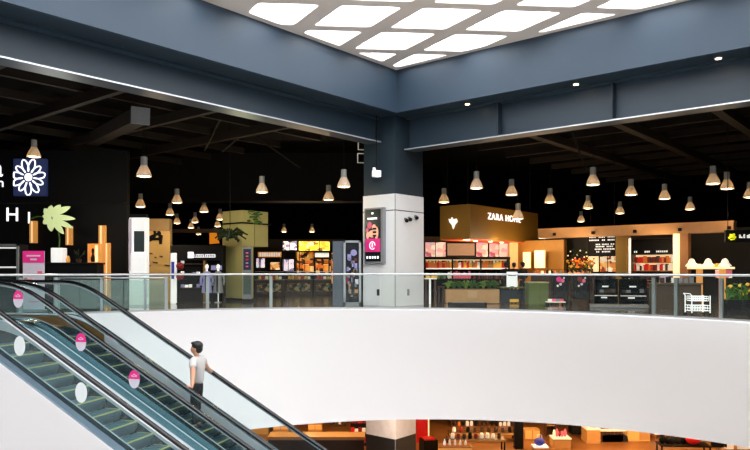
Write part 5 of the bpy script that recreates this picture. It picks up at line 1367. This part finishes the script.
for x0, x1, Yq, yt, lab, m_ in ((627.5, 650, 28.8, 427, 'wide orange wooden wall unit on the lower floor at right', M_AMBER), (650.5, 671, 29.8, 428, 'second orange wooden wall unit with white box niche', M_WOOD)):
    t, w_ = lunit('wall_unit', lab, 'cabinet', x0, x1, Yq, 0, 'orange wall units')
    MB().box(0, w_, 0, .5, 0, 2.45).build('body', m_, t)
    for j in (0, 1): MB().box(.02+j*w_/2, w_/2*(j+1)-.02, -.02, 0, .05, 2.4).build('door', M_WOOD if j else m_, t)
t, w_ = lunit('white_box_shelf', 'white lit box shelf before the second orange wall unit', 'shelf', 655, 669, 29)
MB().box(0, w_, 0, .4, lz(434.5, 29), lz(431.5, 29)).build('shelf_box', M_WHITEL, t)
for x in (.05, w_-.05): MB().box(x-.02, x+.02, .05, .35, 0, lz(434.5, 29)).build('leg', M_WOOD, t)
t, w_ = lunit('tan_partition', 'tan partition with white picture on the lower floor at right', 'partition', 671, 715, 30.5)
MB().box(0, w_, 0, .15, 0, 2.4).build('panel', M_AMBER, t); MB().box(w_*.12, w_*.22, -.02, 0, 1.0, 1.5).build('picture', M_WHITEL, t); MB().box(w_*.25, w_*.33, -.02, 0, 1.1, 1.5).build('picture', M_BLACK, t)
t, w_ = lunit('black_table', 'black table with dark bags near the red round bag', 'table', 661, 712, 26.5, R(-5))
h = .75; table(t, w_, .7, h-.35, M_BLACK, M_BLACK)
goods(t, 'black_bag', 'bag', 'black handbag on the black table of the lower floor', 'handbags on the black table', 'bag', .05, w_*.55, .3, h-.35, 5, .26, .34, [M_COATB, M_BLACK])
q = thing('red_round_bag', 'glossy red round bag on the black table', 'bag', world_of(t, (w_*.68, .25, h-.35)))
MB().ball((0, 0, .27), .3, (1, .8, .9)).build('bag_body', M_RED, q, True); MB().tube([(-.12, 0, .48), (-.08, 0, .62), (.08, 0, .62), (.12, 0, .48)], .02, 6).build('handle', M_BLACK, q)
for x, lab in ((690, 'left'), (702, 'right')): mannequin((px(x, 28.6), 28.6+.5*(x > 695), ZL), lab+' black-dressed mannequin behind the red round bag', M_COATB, 'black mannequins', 0)
t, w_ = lunit('black_screen_stand', 'black square screen stand at the lower right corner', 'screen', 712, 727, 25.8)
MB().box(0, w_, 0, .1, .5, lz(440, 25.8)).build('screen_panel', M_BLACK, t); MB().box(w_*.4, w_*.6, .02, .08, 0, .5).build('post', M_STEEL, t); MB().box(0, w_, -.2, .3, 0, .03).build('base', M_STEEL, t)
t, w_ = lunit('cream_wall_unit', 'cream wooden wall unit at the far lower right', 'cabinet', 727, 760, 27.5)
MB().box(0, w_, 0, .4, 0, 2.4).build('body', M_WHP, t); MB().box(w_*.2, w_*.3, -.02, 0, 0, 2.3).build('edge_strip', M_WOOD, t)
for k, (x, Yq) in enumerate(((262, 26.5), (310, 28.5), (345, 26.5), (470, 28), (500, 29.5), (545, 26.5), (600, 27), (645, 26.5), (690, 26.5), (735, 25.0))):
    light('lower_lamp_%d' % k, (px(x, Yq), Yq, ZB-.35), 230, (1, .60, .26))
light('lower_column_fill', (px(392, 22.3), 22.0, ZB-.3), 110, (1, .88, .8))  # added fill to brighten the front of the lower column
light('banner_fill_light', (px(36, 18.7), 18.9, 3.2), 45, (1, .97, .95))  # fill light added to lift the dim banner
